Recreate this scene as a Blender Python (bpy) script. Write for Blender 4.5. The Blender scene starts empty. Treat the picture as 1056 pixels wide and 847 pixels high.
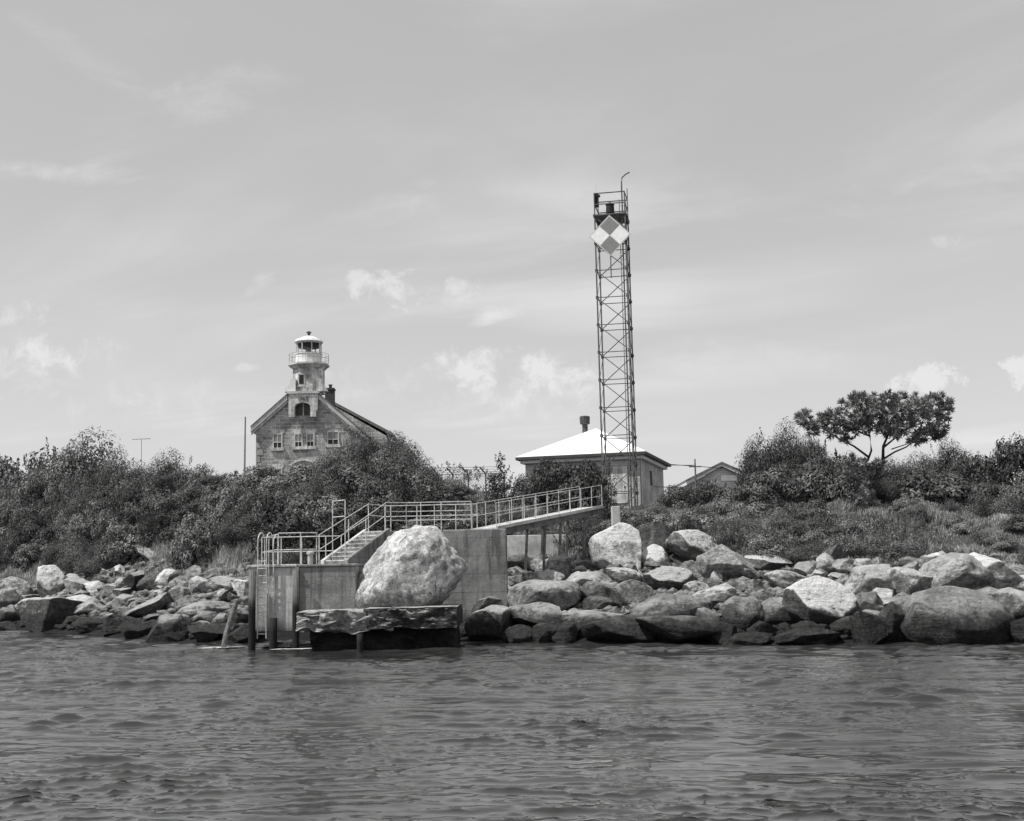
import bpy, bmesh, math, random
import numpy as np
from mathutils import Vector, Matrix, Euler, noise
random.seed(7)
rng = np.random.default_rng(11)
S = bpy.context.scene
COL = S.collection
PI = math.pi

# ------------------------------------------------------------------ camera
F = 1270.0
PITCH = math.radians(7.6); ROLL = math.radians(-1.2); EYE = 2.2
RM = (Matrix.Rotation(PI/2 + PITCH, 3, 'X') @ Matrix.Rotation(ROLL, 3, 'Z'))
cam = bpy.data.cameras.new('camera'); camo = bpy.data.objects.new('camera', cam); COL.objects.link(camo)
camo.matrix_world = Matrix.Translation((0, 0, EYE)) @ RM.to_4x4()
cam.sensor_fit = 'HORIZONTAL'; cam.sensor_width = 36; cam.lens = 36*F/1056
cam.clip_start = 0.1; cam.clip_end = 20000
S.camera = camo

def ray(px, py):
    return RM @ Vector(((px-528)/F, -(py-423.5)/F, -1))
def W(px, py, Y):
    """world point seen at a spot of the survey photograph, at distance Y"""
    d = ray(px, py); return Vector((0, 0, EYE)) + d*(Y/d.y)
def zat(px, py, Y): return W(px, py, Y).z
def xat(px, py, Y): return W(px, py, Y).x

# ------------------------------------------------------------------ object helpers
def tag(o, label=None, cat=None, group=None, kind=None):
    if label: o['label'] = label
    if cat: o['category'] = cat
    if group: o['group'] = group
    if kind: o['kind'] = kind
    return o
def empty(name, loc, label, cat, group=None, rotz=0):
    o = bpy.data.objects.new(name, None); COL.objects.link(o)
    o.location = loc; o.rotation_euler = (0, 0, rotz); o.empty_display_size = .3
    return tag(o, label, cat, group)
def place(o, parent):
    """parent keeping world-space mesh coordinates"""
    if parent is not None:
        o.parent = parent
        o.matrix_parent_inverse = Matrix.Identity(4)
    return o
def copy_tree(o, parent=None):
    c = o.copy(); COL.objects.link(c)
    if parent is not None: c.parent = parent
    for ch in list(o.children): copy_tree(ch, c)
    return c

class MB:
    def __init__(s): s.v = []; s.f = []
    def add(s, vs, fs):
        n = len(s.v); s.v += [tuple(v) for v in vs]; s.f += [tuple(i+n for i in f) for f in fs]; return s
    def box(s, a, b, M=None):
        (x0, y0, z0), (x1, y1, z1) = a, b
        vs = [Vector((x, y, z)) for z in (z0, z1) for y in (y0, y1) for x in (x0, x1)]
        if M is not None: vs = [M @ v for v in vs]
        return s.add(vs, [(0,2,3,1), (4,5,7,6), (0,1,5,4), (2,6,7,3), (0,4,6,2), (1,3,7,5)])
    def prism(s, poly, z0, z1):
        """poly counter-clockwise list of (x,y)"""
        n = len(poly)
        vs = [(x, y, z0) for x, y in poly] + [(x, y, z1) for x, y in poly]
        fs = [tuple(range(n-1, -1, -1)), tuple(range(n, 2*n))]
        fs += [(i, (i+1) % n, n+(i+1) % n, n+i) for i in range(n)]
        return s.add(vs, fs)
    def slabxz(s, poly, y0, y1):
        """poly in x,z counter-clockwise seen from -Y; front face at y0"""
        n = len(poly)
        vs = [(x, y0, z) for x, z in poly] + [(x, y1, z) for x, z in poly]
        fs = [tuple(range(n)), tuple(range(2*n-1, n-1, -1))]
        fs += [(i, n+i, n+(i+1) % n, (i+1) % n) for i in range(n)]
        return s.add(vs, fs)
    def tube(s, pts, r, sides=6, r2=None):
        pts = [Vector(p) for p in pts]; n = len(pts); vs = []; fs = []
        up = Vector((0, 0, 1))
        for i, p in enumerate(pts):
            d = (pts[min(i+1, n-1)] - pts[max(i-1, 0)]).normalized()
            a = d.cross(up)
            if a.length < .05: a = d.cross(Vector((1, 0, 0)))
            a.normalize(); b = d.cross(a)
            rr = r if r2 is None else r + (r2-r)*i/(n-1)
            for k in range(sides):
                t = 2*PI*(k+.5)/sides
                vs.append(p + a*(rr*math.cos(t)) + b*(rr*math.sin(t)))
        for i in range(n-1):
            for k in range(sides):
                k2 = (k+1) % sides
                fs.append((i*sides+k, i*sides+k2, (i+1)*sides+k2, (i+1)*sides+k))
        fs.append(tuple(range(sides-1, -1, -1))); fs.append(tuple((n-1)*sides+k for k in range(sides)))
        return s.add(vs, fs)
    def bar(s, p, q, w, h=None):
        p = Vector(p); q = Vector(q); d = (q-p).normalized(); h = h or w
        a = d.cross(Vector((0, 0, 1)))
        if a.length < .05: a = Vector((1, 0, 0))
        a.normalize(); b = a.cross(d)
        vs = [e + a*sx*w/2 + b*sz*h/2 for e in (p, q) for sx, sz in ((-1,-1), (1,-1), (1,1), (-1,1))]
        return s.add(vs, [(0,1,2,3), (7,6,5,4), (0,4,5,1), (1,5,6,2), (2,6,7,3), (3,7,4,0)])
    def lathe(s, prof, c=(0, 0, 0), sides=24, rot=0):
        c = Vector(c); vs = []; fs = []; n = len(prof)
        for r, z in prof:
            for k in range(sides):
                t = 2*PI*(k)/sides + rot
                vs.append(c + Vector((r*math.cos(t), r*math.sin(t), z)))
        for i in range(n-1):
            for k in range(sides):
                k2 = (k+1) % sides
                fs.append((i*sides+k, i*sides+k2, (i+1)*sides+k2, (i+1)*sides+k))
        fs.append(tuple(range(sides-1, -1, -1))); fs.append(tuple((n-1)*sides+k for k in range(sides)))
        return s.add(vs, fs)
    def build(s, name, m, parent=None, bevel=0, smooth=False):
        me = bpy.data.meshes.new(name); me.from_pydata(s.v, [], s.f)
        if bevel:
            bm = bmesh.new(); bm.from_mesh(me)
            es = [e for e in bm.edges if len(e.link_faces) == 2 and e.calc_face_angle(0) > .5]
            bmesh.ops.bevel(bm, geom=es, offset=bevel, segments=2, affect='EDGES', profile=.5)
            bm.to_mesh(me); bm.free()
        bm = bmesh.new(); bm.from_mesh(me); bmesh.ops.recalc_face_normals(bm, faces=bm.faces); bm.to_mesh(me); bm.free()
        if smooth: me.polygons.foreach_set('use_smooth', [True]*len(me.polygons))
        me.materials.append(m)
        o = bpy.data.objects.new(name, me); COL.objects.link(o)
        if parent is not None:
            o.parent = parent
        return o
def npmesh(name, V, Fc, m, tone=None, smooth=False):
    """V (n,3) float, Fc (k, c) ints; fast build"""
    me = bpy.data.meshes.new(name)
    V = np.ascontiguousarray(V, dtype=np.float32); Fc = np.ascontiguousarray(Fc, dtype=np.int32)
    k, c = Fc.shape
    me.vertices.add(len(V)); me.vertices.foreach_set('co', V.ravel())
    me.loops.add(k*c); me.loops.foreach_set('vertex_index', Fc.ravel())
    me.polygons.add(k); me.polygons.foreach_set('loop_start', np.arange(0, k*c, c, dtype=np.int32))
    if smooth: me.polygons.foreach_set('use_smooth', np.ones(k, dtype=bool))
    me.update(calc_edges=True)
    if tone is not None:
        a = me.attributes.new('tone', 'FLOAT', 'FACE'); a.data.foreach_set('value', np.asarray(tone, dtype=np.float32))
    me.materials.append(m)
    return me
def link(me, name, parent=None):
    o = bpy.data.objects.new(name, me); COL.objects.link(o)
    if parent is not None: o.parent = parent
    return o

# ------------------------------------------------------------------ materials (the photograph is black and white: all greys)
class NT:
    def __init__(s, tree): s.t = tree; s.n = tree.nodes; s.l = tree.links
    def node(s, typ, **kw):
        nd = s.n.new(typ)
        for k, v in kw.items(): setattr(nd, k, v)
        return nd
    def put(s, sock, v):
        if isinstance(v, (int, float)):
            sock.default_value = v if not hasattr(sock.default_value, '__len__') else ((v,)*3 if len(sock.default_value) == 3 else (v, v, v, 1))
        elif isinstance(v, (tuple, list)): sock.default_value = v
        else: s.l.new(v, sock)
    def m(s, op, a, b=0.0, c=0.0, clamp=False):
        nd = s.node('ShaderNodeMath', operation=op, use_clamp=clamp)
        s.put(nd.inputs[0], a); s.put(nd.inputs[1], b); s.put(nd.inputs[2], c); return nd.outputs[0]
    def vm(s, op, a, b=(0, 0, 0)):
        nd = s.node('ShaderNodeVectorMath', operation=op); s.put(nd.inputs[0], a); s.put(nd.inputs[1], b); return nd.outputs[0]
    def noise(s, vec, scale, detail=5, rough=.55, dist=0):
        nd = s.node('ShaderNodeTexNoise'); s.put(nd.inputs['Vector'], vec); s.put(nd.inputs['Scale'], scale)
        nd.inputs['Detail'].default_value = detail; nd.inputs['Roughness'].default_value = rough; nd.inputs['Distortion'].default_value = dist
        return nd.outputs['Fac']
    def ramp(s, v, lo, hi, a=0.0, b=1.0, smooth=True):
        nd = s.node('ShaderNodeMapRange', interpolation_type='SMOOTHSTEP' if smooth else 'LINEAR')
        s.put(nd.inputs[0], v); s.put(nd.inputs[1], lo); s.put(nd.inputs[2], hi); s.put(nd.inputs[3], a); s.put(nd.inputs[4], b)
        return nd.outputs[0]
    def mix(s, f, a, b):
        nd = s.node('ShaderNodeMix', data_type='FLOAT'); s.put(nd.inputs[0], f); s.put(nd.inputs[2], a); s.put(nd.inputs[3], b); return nd.outputs[0]
    def bump(s, h, dist, strength=1.0, normal=None):
        nd = s.node('ShaderNodeBump'); s.put(nd.inputs['Height'], h); nd.inputs['Distance'].default_value = dist
        s.put(nd.inputs['Strength'], strength)
        if normal is not None: s.l.new(normal, nd.inputs['Normal'])
        return nd.outputs[0]
def newmat(name):
    m = bpy.data.materials.new(name); m.use_nodes = True; t = NT(m.node_tree)
    b = m.node_tree.nodes['Principled BSDF']; b.inputs['Specular IOR Level'].default_value = .25
    return m, t, b
def pos(t): return t.node('ShaderNodeNewGeometry').outputs['Position']

def surface(name, g, rough=.8, scale=3.0, var=.35, bump=.02, stain=0.0, fine=30.0, metallic=0):
    """worn painted / metal / timber surface"""
    m, t, b = newmat(name); P = pos(t)
    n1 = t.noise(P, scale, 6, .6); n2 = t.noise(P, fine, 4, .6)
    v = t.m('MULTIPLY', t.ramp(n1, .3, .7, 1-var, 1+var*.5), t.ramp(n2, .3, .7, 1-var*.5, 1+var*.4))
    if stain:
        st = t.noise(t.vm('MULTIPLY', P, (3.0, 3.0, .25)), 1.6, 6, .65)
        v = t.m('MULTIPLY', v, t.ramp(st, .42, .62, 1.0, 1-stain))
    t.put(b.inputs['Base Color'], t.m('MULTIPLY', v, g)); b.inputs['Roughness'].default_value = rough
    b.inputs['Metallic'].default_value = metallic
    if bump: t.l.new(t.bump(n2, bump), b.inputs['Normal'])
    return m
M = {}
M['white'] = surface('white_paint', .78, .6, 1.5, .12, .005)
M['roofwhite'] = surface('white_roofing', .85, .7, .8, .06, .004)
M['lightstone'] = surface('pale_stone', .72, .8, 2.5, .35, .02, stain=.4)
M['trim'] = surface('grey_trim', .58, .7, 1.5, .2, .01)
M['darktrim'] = surface('dark_trim', .07, .7, 1.5, .2, .01)
M['galv'] = surface('galvanised_steel', .26, .55, 4, .3, .003)
M['rail'] = surface('pale_painted_rail', .6, .5, 6, .35, .002)
M['steel'] = surface('weathered_tower_steel', .13, .6, 3, .5, .003)
M['dark'] = surface('dark_opening', .03, .5, 2, .2, 0)
M['glass'] = surface('window_glass', .05, .15, 2, .3, 0)
M['pane_reflection'] = surface('painted_pane_reflection', .25, .5, 3, .2, 0)  # grey of the upper panes: a reflection put into the colour
M['wood'] = surface('grey_timber', .22, .85, 5, .5, .02, stain=.5)
M['shingle'] = surface('dark_shingle', .2, .9, 4, .4, .02)
M['board_dark'] = surface('daymark_dark', .26, .7, 4, .1, 0)
M['board_pale'] = surface('daymark_pale', .93, .7, 4, .1, 0)
M['chimney'] = surface('chimney_brick', .09, .9, 6, .5, .02)

def mat_concrete(name, g, stain=.5, cracks=.5, tide=0.7):
    m, t, b = newmat(name); P = pos(t)
    n1 = t.noise(P, 1.3, 7, .65); n2 = t.noise(P, 25, 5, .6)
    st = t.noise(t.vm('MULTIPLY', P, (4.0, 4.0, .35)), 1.5, 6, .7)
    v = t.m('MULTIPLY', t.ramp(n1, .3, .7, .65, 1.2), t.ramp(n2, .3, .7, .82, 1.12))
    v = t.m('MULTIPLY', v, t.ramp(st, .45, .68, 1.0, 1-stain))
    sep = t.node('ShaderNodeSeparateXYZ'); t.l.new(P, sep.inputs[0])
    # board-form seams
    wv = t.m('ABSOLUTE', t.m('SUBTRACT', t.m('FRACT', t.m('MULTIPLY', sep.outputs[2], 1.55)), .5))
    seam = t.ramp(wv, .0, .025, 1-cracks*.6, 1.0)
    v = t.m('MULTIPLY', v, seam)
    wet = t.ramp(t.m('SUBTRACT', sep.outputs[2], t.m('MULTIPLY', n1, .9)), tide-.75, tide-.2, .16, 1.0)
    v = t.m('MULTIPLY', v, wet)
    t.put(b.inputs['Base Color'], t.m('MULTIPLY', v, g)); b.inputs['Roughness'].default_value = .85
    h = t.m('ADD', t.m('MULTIPLY', n1, .6), t.m('MULTIPLY', n2, .25))
    t.l.new(t.bump(h, .06), b.inputs['Normal'])
    return m
M['conc'] = mat_concrete('weathered_concrete', .27, .45)
M['concpale'] = mat_concrete('pale_concrete', .55, .45, .2)
M['concblock'] = mat_concrete('dark_stained_concrete', .27, .55, .8)
M['pad'] = mat_concrete('bright_concrete', .55, .15, .1)

def mat_pile():
    m, t, b = newmat('tarred_timber_pile'); P = pos(t)
    sep = t.node('ShaderNodeSeparateXYZ'); t.l.new(P, sep.inputs[0])
    gr = t.noise(t.vm('MULTIPLY', P, (14, 14, .8)), 2, 6, .7)
    z = t.m('SUBTRACT', sep.outputs[2], t.m('MULTIPLY', t.noise(P, 3, 4), .5))
    v = t.m('MULTIPLY', t.ramp(gr, .3, .7, .5, 1.3), t.ramp(z, 1.0, 1.6, .02, .16))
    t.put(b.inputs['Base Color'], v); b.inputs['Roughness'].default_value = .8
    t.l.new(t.bump(gr, .03), b.inputs['Normal']); return m
M['pile'] = mat_pile()

def mat_rock(name='shore_rock', speck=False):
    m, t, b = newmat(name); P = pos(t)
    oi = t.node('ShaderNodeObjectInfo')
    seed = t.m('MULTIPLY', oi.outputs['Random'], 40.0)
    P2 = t.vm('ADD', P, seed)
    geo = t.node('ShaderNodeNewGeometry')
    n1 = t.noise(P2, 1.1, 8, .62, .4); n2 = t.noise(P2, 6, 8, .7); n3 = t.noise(P2, 34, 4, .65)
    sep = t.node('ShaderNodeSeparateXYZ'); t.l.new(P, sep.inputs[0])
    sn = t.node('ShaderNodeSeparateXYZ'); t.l.new(geo.outputs['Normal'], sn.inputs[0])
    tone = t.node('ShaderNodeSeparateColor'); t.l.new(oi.outputs['Color'], tone.inputs[0])
    # base rock with mineral patches
    v = t.m('MULTIPLY', t.ramp(n1, .36, .64, .5, 1.3), t.ramp(n2, .32, .68, .5, 1.35))
    v = t.m('MULTIPLY', v, t.ramp(n3, .3, .7, .8, 1.18))
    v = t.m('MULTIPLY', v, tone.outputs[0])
    # bleached, guano-streaked tops, with sunlight on upward faces painted in; amount in green channel of object colour
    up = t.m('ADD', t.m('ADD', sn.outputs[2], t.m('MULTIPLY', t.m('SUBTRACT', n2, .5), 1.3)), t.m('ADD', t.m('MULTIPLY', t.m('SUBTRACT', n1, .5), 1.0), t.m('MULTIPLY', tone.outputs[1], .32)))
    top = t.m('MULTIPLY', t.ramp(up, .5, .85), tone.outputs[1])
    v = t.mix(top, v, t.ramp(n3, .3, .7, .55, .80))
    # dark pits / lichen
    pit = t.ramp(t.noise(P2, 11, 6, .75), .60, .70)
    v = t.mix(t.m('MULTIPLY', pit, .55), v, t.m('MULTIPLY', v, .35))
    # strata lines
    st = t.noise(t.vm('MULTIPLY', P2, (1.0, 1.0, 7.0)), 2.0, 5, .7, .5)
    v = t.m('MULTIPLY', v, t.ramp(st, .38, .5, .75, 1.0))
    # tide line: wet and weedy below
    wl = t.m('SUBTRACT', sep.outputs[2], t.m('MULTIPLY', t.m('SUBTRACT', n1, .5), 1.3))
    wet = t.ramp(wl, .62, 1.02)
    v = t.mix(wet, t.m('MULTIPLY', t.ramp(n2, .35, .7, .25, 1.0), .05), v)
    if speck: v = t.m('MULTIPLY', v, 1.0)
    t.put(b.inputs['Base Color'], v)
    t.put(b.inputs['Roughness'], t.mix(wet, .55, .9))
    h = t.m('ADD', t.m('ADD', t.m('MULTIPLY', n1, .5), t.m('MULTIPLY', n2, .5)), t.m('MULTIPLY', n3, .12))
    h = t.m('ADD', h, t.m('MULTIPLY', st, .25))
    t.l.new(t.bump(h, .30, .95), b.inputs['Normal'])
    return m
M['rock'] = mat_rock()

def mat_leaf(name, g, transl=.22, spec=.2):
    m = bpy.data.materials.new(name); m.use_nodes = True; t = NT(m.node_tree); t.n.clear()
    at = t.node('ShaderNodeAttribute', attribute_name='tone')
    oi = t.node('ShaderNodeObjectInfo')
    sc = t.node('ShaderNodeSeparateColor'); t.l.new(oi.outputs['Color'], sc.inputs[0])
    cl = t.ramp(t.noise(pos(t), 1.3, 3, .6), .35, .65, .7, 1.25)
    v = t.m('MULTIPLY', t.m('MULTIPLY', at.outputs['Fac'], sc.outputs[0]), t.m('MULTIPLY', cl, g))
    cmb = t.node('ShaderNodeCombineColor')
    for i in range(3): t.l.new(v, cmb.inputs[i])
    d = t.node('ShaderNodeBsdfPrincipled'); t.l.new(cmb.outputs[0], d.inputs['Base Color'])
    d.inputs['Roughness'].default_value = .55; d.inputs['Specular IOR Level'].default_value = spec
    tr = t.node('ShaderNodeBsdfTranslucent'); t.l.new(cmb.outputs[0], tr.inputs['Color'])
    mx = t.node('ShaderNodeMixShader'); mx.inputs[0].default_value = transl
    t.l.new(d.outputs[0], mx.inputs[1]); t.l.new(tr.outputs[0], mx.inputs[2])
    out = t.node('ShaderNodeOutputMaterial'); t.l.new(mx.outputs[0], out.inputs[0])
    return m
M['leaf'] = mat_leaf('foliage_leaf', .165, .14, .05)
M['needle'] = mat_leaf('pine_needle', .22, .1, .1)
M['grass'] = mat_leaf('dry_grass_blade', .30)
M['bark'] = surface('bark', .05, .95, 6, .5, .02)

def mat_ground():
    m, t, b = newmat('island_soil'); P = pos(t)
    n1 = t.noise(P, .6, 8, .65); n2 = t.noise(P, 9, 6, .7)
    sep = t.node('ShaderNodeSeparateXYZ'); t.l.new(P, sep.inputs[0])
    v = t.m('MULTIPLY', t.ramp(n1, .3, .7, .06, .17), t.ramp(n2, .3, .7, .5, 1.4))
    v = t.m('MULTIPLY', v, t.ramp(sep.outputs[2], .6, 2.6, .18, 1.0))  # wet low ground, blackened further to paint shade into the rock gaps
    t.put(b.inputs['Base Color'], v); b.inputs['Roughness'].default_value = .95
    t.l.new(t.bump(t.m('ADD', n1, n2), .25), b.inputs['Normal']); return m
M['ground'] = mat_ground()

def mat_water():
    m, t, b = newmat('sea_water'); P = pos(t)
    b.inputs['IOR'].default_value = 1.333; b.inputs['Specular IOR Level'].default_value = .5
    b.inputs['Roughness'].default_value = .03
    patch = t.noise(t.vm('MULTIPLY', P, (.10, .16, 0)), 1.0, 4, .6, .6)
    r1 = t.noise(t.vm('MULTIPLY', P, (1.5, 3.4, 0)), 1.0, 4, .55, .7)
    r2 = t.noise(t.vm('MULTIPLY', P, (5.5, 12.0, 0)), 1.0, 4, .6, .5)
    sp_ = t.node('ShaderNodeSeparateXYZ'); t.l.new(P, sp_.inputs[0]); off = t.ramp(sp_.outputs[1], 10.0, 34.0, .05, .30)
    amt = t.m('MULTIPLY', t.ramp(patch, .38, .62, .35, 1.0), off)
    h = t.m('ADD', t.m('MULTIPLY', t.m('MULTIPLY', r1, amt), .6), t.m('MULTIPLY', t.m('MULTIPLY', r2, amt), .34))
    t.l.new(t.bump(h, .085, 1.0), b.inputs['Normal'])
    t.put(b.inputs['Base Color'], (.032, .032, .032, 1))
    return m
M['water'] = mat_water()

def mat_masonry():
    m, t, b = newmat('coursed_granite'); P = pos(t)
    tc = t.node('ShaderNodeCombineXYZ'); sep = t.node('ShaderNodeSeparateXYZ'); t.l.new(P, sep.inputs[0])
    t.l.new(t.m('ADD', sep.outputs[0], t.m('MULTIPLY', sep.outputs[1], .9)), tc.inputs[0]); t.l.new(sep.outputs[2], tc.inputs[1])
    br = t.node('ShaderNodeTexBrick'); t.l.new(tc.outputs[0], br.inputs['Vector'])
    br.inputs['Scale'].default_value = 1.0; br.inputs['Brick Width'].default_value = .72; br.inputs['Row Height'].default_value = .30
    br.inputs['Mortar Size'].default_value = .035; br.inputs['Color1'].default_value = (.24, .24, .24, 1); br.inputs['Color2'].default_value = (.46, .46, .46, 1)
    br.inputs['Mortar'].default_value = (.5, .5, .5, 1); br.inputs['Bias'].default_value = -.1
    bw = t.node('ShaderNodeRGBToBW'); t.l.new(br.outputs[0], bw.inputs[0])
    n = t.noise(P, .55, 6, .65)
    v = t.m('MULTIPLY', bw.outputs[0], t.ramp(n, .35, .65, .75, 1.35))
    v = t.m('MULTIPLY', v, t.ramp(t.noise(P, 7, 4), .3, .7, .75, 1.2))
    t.put(b.inputs['Base Color'], v); b.inputs['Roughness'].default_value = .9
    t.l.new(t.bump(br.outputs['Fac'], -.03), b.inputs['Normal']); return m
M['granite'] = mat_masonry()
def mat_brick():
    m, t, b = newmat('painted_brick'); P = pos(t)
    sep = t.node('ShaderNodeSeparateXYZ'); t.l.new(P, sep.inputs[0])
    tc = t.node('ShaderNodeCombineXYZ'); t.l.new(t.m('ADD', sep.outputs[0], sep.outputs[1]), tc.inputs[0]); t.l.new(sep.outputs[2], tc.inputs[1])
    br = t.node('ShaderNodeTexBrick'); t.l.new(tc.outputs[0], br.inputs['Vector'])
    br.inputs['Scale'].default_value = 1.0; br.inputs['Brick Width'].default_value = .4; br.inputs['Row Height'].default_value = .16
    br.inputs['Mortar Size'].default_value = .015; br.inputs['Color1'].default_value = (.42, .42, .42, 1); br.inputs['Color2'].default_value = (.52, .52, .52, 1)
    br.inputs['Mortar'].default_value = (.3, .3, .3, 1)
    bw = t.node('ShaderNodeRGBToBW'); t.l.new(br.outputs[0], bw.inputs[0])
    v = t.m('MULTIPLY', bw.outputs[0], t.ramp(t.noise(P, .7, 6, .65), .35, .65, .8, 1.25))
    t.put(b.inputs['Base Color'], v); b.inputs['Roughness'].default_value = .9; return m
M['brick'] = mat_brick()

# ------------------------------------------------------------------ terrain
shore_px = [(-500,634),(-200,642),(0,650),(100,656),(160,661),(230,664),(330,661),(480,662),(560,664),(650,664),(760,665),(860,666),(1056,664),(1300,658)]
def hit0(px, py):
    d = ray(px, py); k = -EYE/d.z; return k*d.x, k*d.y
SX = np.array([hit0(*p) for p in shore_px]); SX = SX[np.argsort(SX[:, 0])]
SX = np.vstack([[-200, 95], SX, [40, 40], [200, 70]]); SX = SX[np.argsort(SX[:, 0])]
def shoreY(x): return np.interp(x, SX[:, 0], SX[:, 1])
PL = np.array([(-60,-6),(-20,-3),(-3,-.5),(0,-.05),(4,.8),(8,1.9),(10,2.5),(17,6.2),(24,7.3),(60,8.4),(220,9),(400,-3),(6000,-6)])
PR = np.array([(-60,-6),(-20,-3),(-3,-.6),(0,-.05),(5,1.0),(10,2.2),(14,3.1),(20,4.3),(27,5.2),(60,6.6),(220,8),(400,-3),(6000,-6)])
def terr(x, y):
    x = np.asarray(x, float); y = np.asarray(y, float); d = y - shoreY(x)
    a = np.interp(d, PL[:, 0], PL[:, 1]); b = np.interp(d, PR[:, 0], PR[:, 1])
    w = np.clip((x + 5.5)/7.0, 0, 1); w = w*w*(3-2*w)
    z = a*(1-w) + b*w
    amp = np.clip((d-4)/8, 0, 1)*np.clip((220-d)/60, 0, 1)
    z = z + amp*(.28*np.sin(x*.55+y*.3)+.18*np.sin(x*1.3-y*.9+2)+.12*np.sin(x*2.3+y*1.7))
    return z
def tz(x, y): return float(terr(x, y))
def hit_terrain(px, py, y0=30, y1=140):
    d = ray(px, py)
    Y = y0
    while Y < y1:
        p = Vector((0, 0, EYE)) + d*(Y/d.y)
        if p.z <= tz(p.x, p.y): return p
        Y += .1
    return p
def grid_terrain():
    xs = np.concatenate([[-3000, -1200, -500, -300, -200, -140, -100, -80], np.arange(-65, 65, .5), [80, 100, 140, 200, 300, 500, 1200, 3000]])
    ys = np.concatenate([[-200, 0, 15, 25], np.arange(30, 115, .5), [120, 130, 150, 180, 220, 260, 320, 400, 500, 700, 1200, 4000]])
    X, Y = np.meshgrid(xs, ys); Z = terr(X, Y)
    nx, ny = len(xs), len(ys)
    fade = np.clip((np.abs(X)-150)/300, 0, 1); Z = Z*(1-fade) - 6*fade
    V = np.stack([X.ravel(), Y.ravel(), Z.ravel()], 1)
    i = np.arange(ny-1)[:, None]*nx + np.arange(nx-1)[None, :]; i = i.ravel()
    Fc = np.stack([i, i+1, i+nx+1, i+nx], 1)
    return npmesh('ground', V, Fc, M['ground'], smooth=True)
tag(link(grid_terrain(), 'ground'), 'dark earth bank and low plateau of the island behind the shore rocks', 'ground', kind='structure')

# ------------------------------------------------------------------ sea
def sea():
    nr, nc = 1250, 860
    ys = 5*np.exp(np.linspace(0, math.log(95/5), nr)); u = np.linspace(-.75, .75, nc)
    Y = np.repeat(ys[:, None], nc, 1); X = Y*u[None, :]
    H = np.zeros_like(X); r = np.random.default_rng(3)
    dx = Y*(1.5/nc); dy = Y*(math.log(19)/nr); sp = np.maximum(dx, dy)
    def field(n, l0, l1, spread, seed):
        r = np.random.default_rng(seed); F_ = np.zeros_like(X); tot = 0
        for k in range(n):
            lam = l0*(l1/l0)**r.random(); th = r.normal(PI/2-.15, spread)
            kx, ky = math.cos(th)*2*PI/lam, math.sin(th)*2*PI/lam; ph = r.random()*2*PI
            A = lam**.7; tot += A*A/2
            F_ += A*np.exp(-(sp*2.4/lam)**2)*np.sin(kx*X+ky*Y+ph+.7*np.sin(.5*X+.31*Y+ph*3))
        return F_/math.sqrt(tot)
    sa = field(40, .15, .40, .55, 3); sb = field(40, .42, 1.0, .5, 5); sc = field(44, .8, 1.9, .42, 6); sd = field(40, .28, .6, .5, 16); s2 = field(16, 1.3, 3.6, .4, 4)
    pt = field(14, 4.0, 13.0, .9, 8); pu = field(12, 2.5, 7.0, .9, 9)
    pa = np.clip(.55+.6*pt, .0, 1.5); pb = np.clip(.7+.45*pu, .1, 1.5)
    ro = np.clip((Y-9)/13, .12, 1.0)
    H = .008*s2 + (pa*.9+.15)*(.0012*sa + .0080*np.maximum(0, sa-.2)) + pb*(.35+.65*ro)*(.0045*sb + .0135*np.maximum(0, sb-.2)) + pa*ro*(.0075*sc + .008*np.maximum(0, sc-.2)) + .6*ro*.0042*np.maximum(0, sd-.2)
    gy = np.gradient(H, axis=0)/np.gradient(ys)[:, None]; gx = np.gradient(H, axis=1)/(np.gradient(u)[None, :]*Y)
    H = H*1.25; Y2 = Y + .10*gy; X2 = X + .06*gx
    V = np.stack([X2.ravel(), Y2.ravel(), H.ravel()], 1)
    i = (np.arange(nr-1)[:, None]*nc + np.arange(nc-1)[None, :]).ravel()
    Fc = np.stack([i, i+1, i+nc+1, i+nc], 1)
    n = len(V); L = 9000
    V = np.vstack([V, [[-L, -L, -.09], [L, -L, -.09], [L, L, -.09], [-L, L, -.09]]])
    Fc = np.vstack([Fc, [[n, n+1, n+2, n+3]]])
    return npmesh('water', V, Fc, M['water'], smooth=True)
tag(link(sea(), 'water'), 'dark rippled sea water in front of the rocky shore', 'water', kind='structure')

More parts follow.
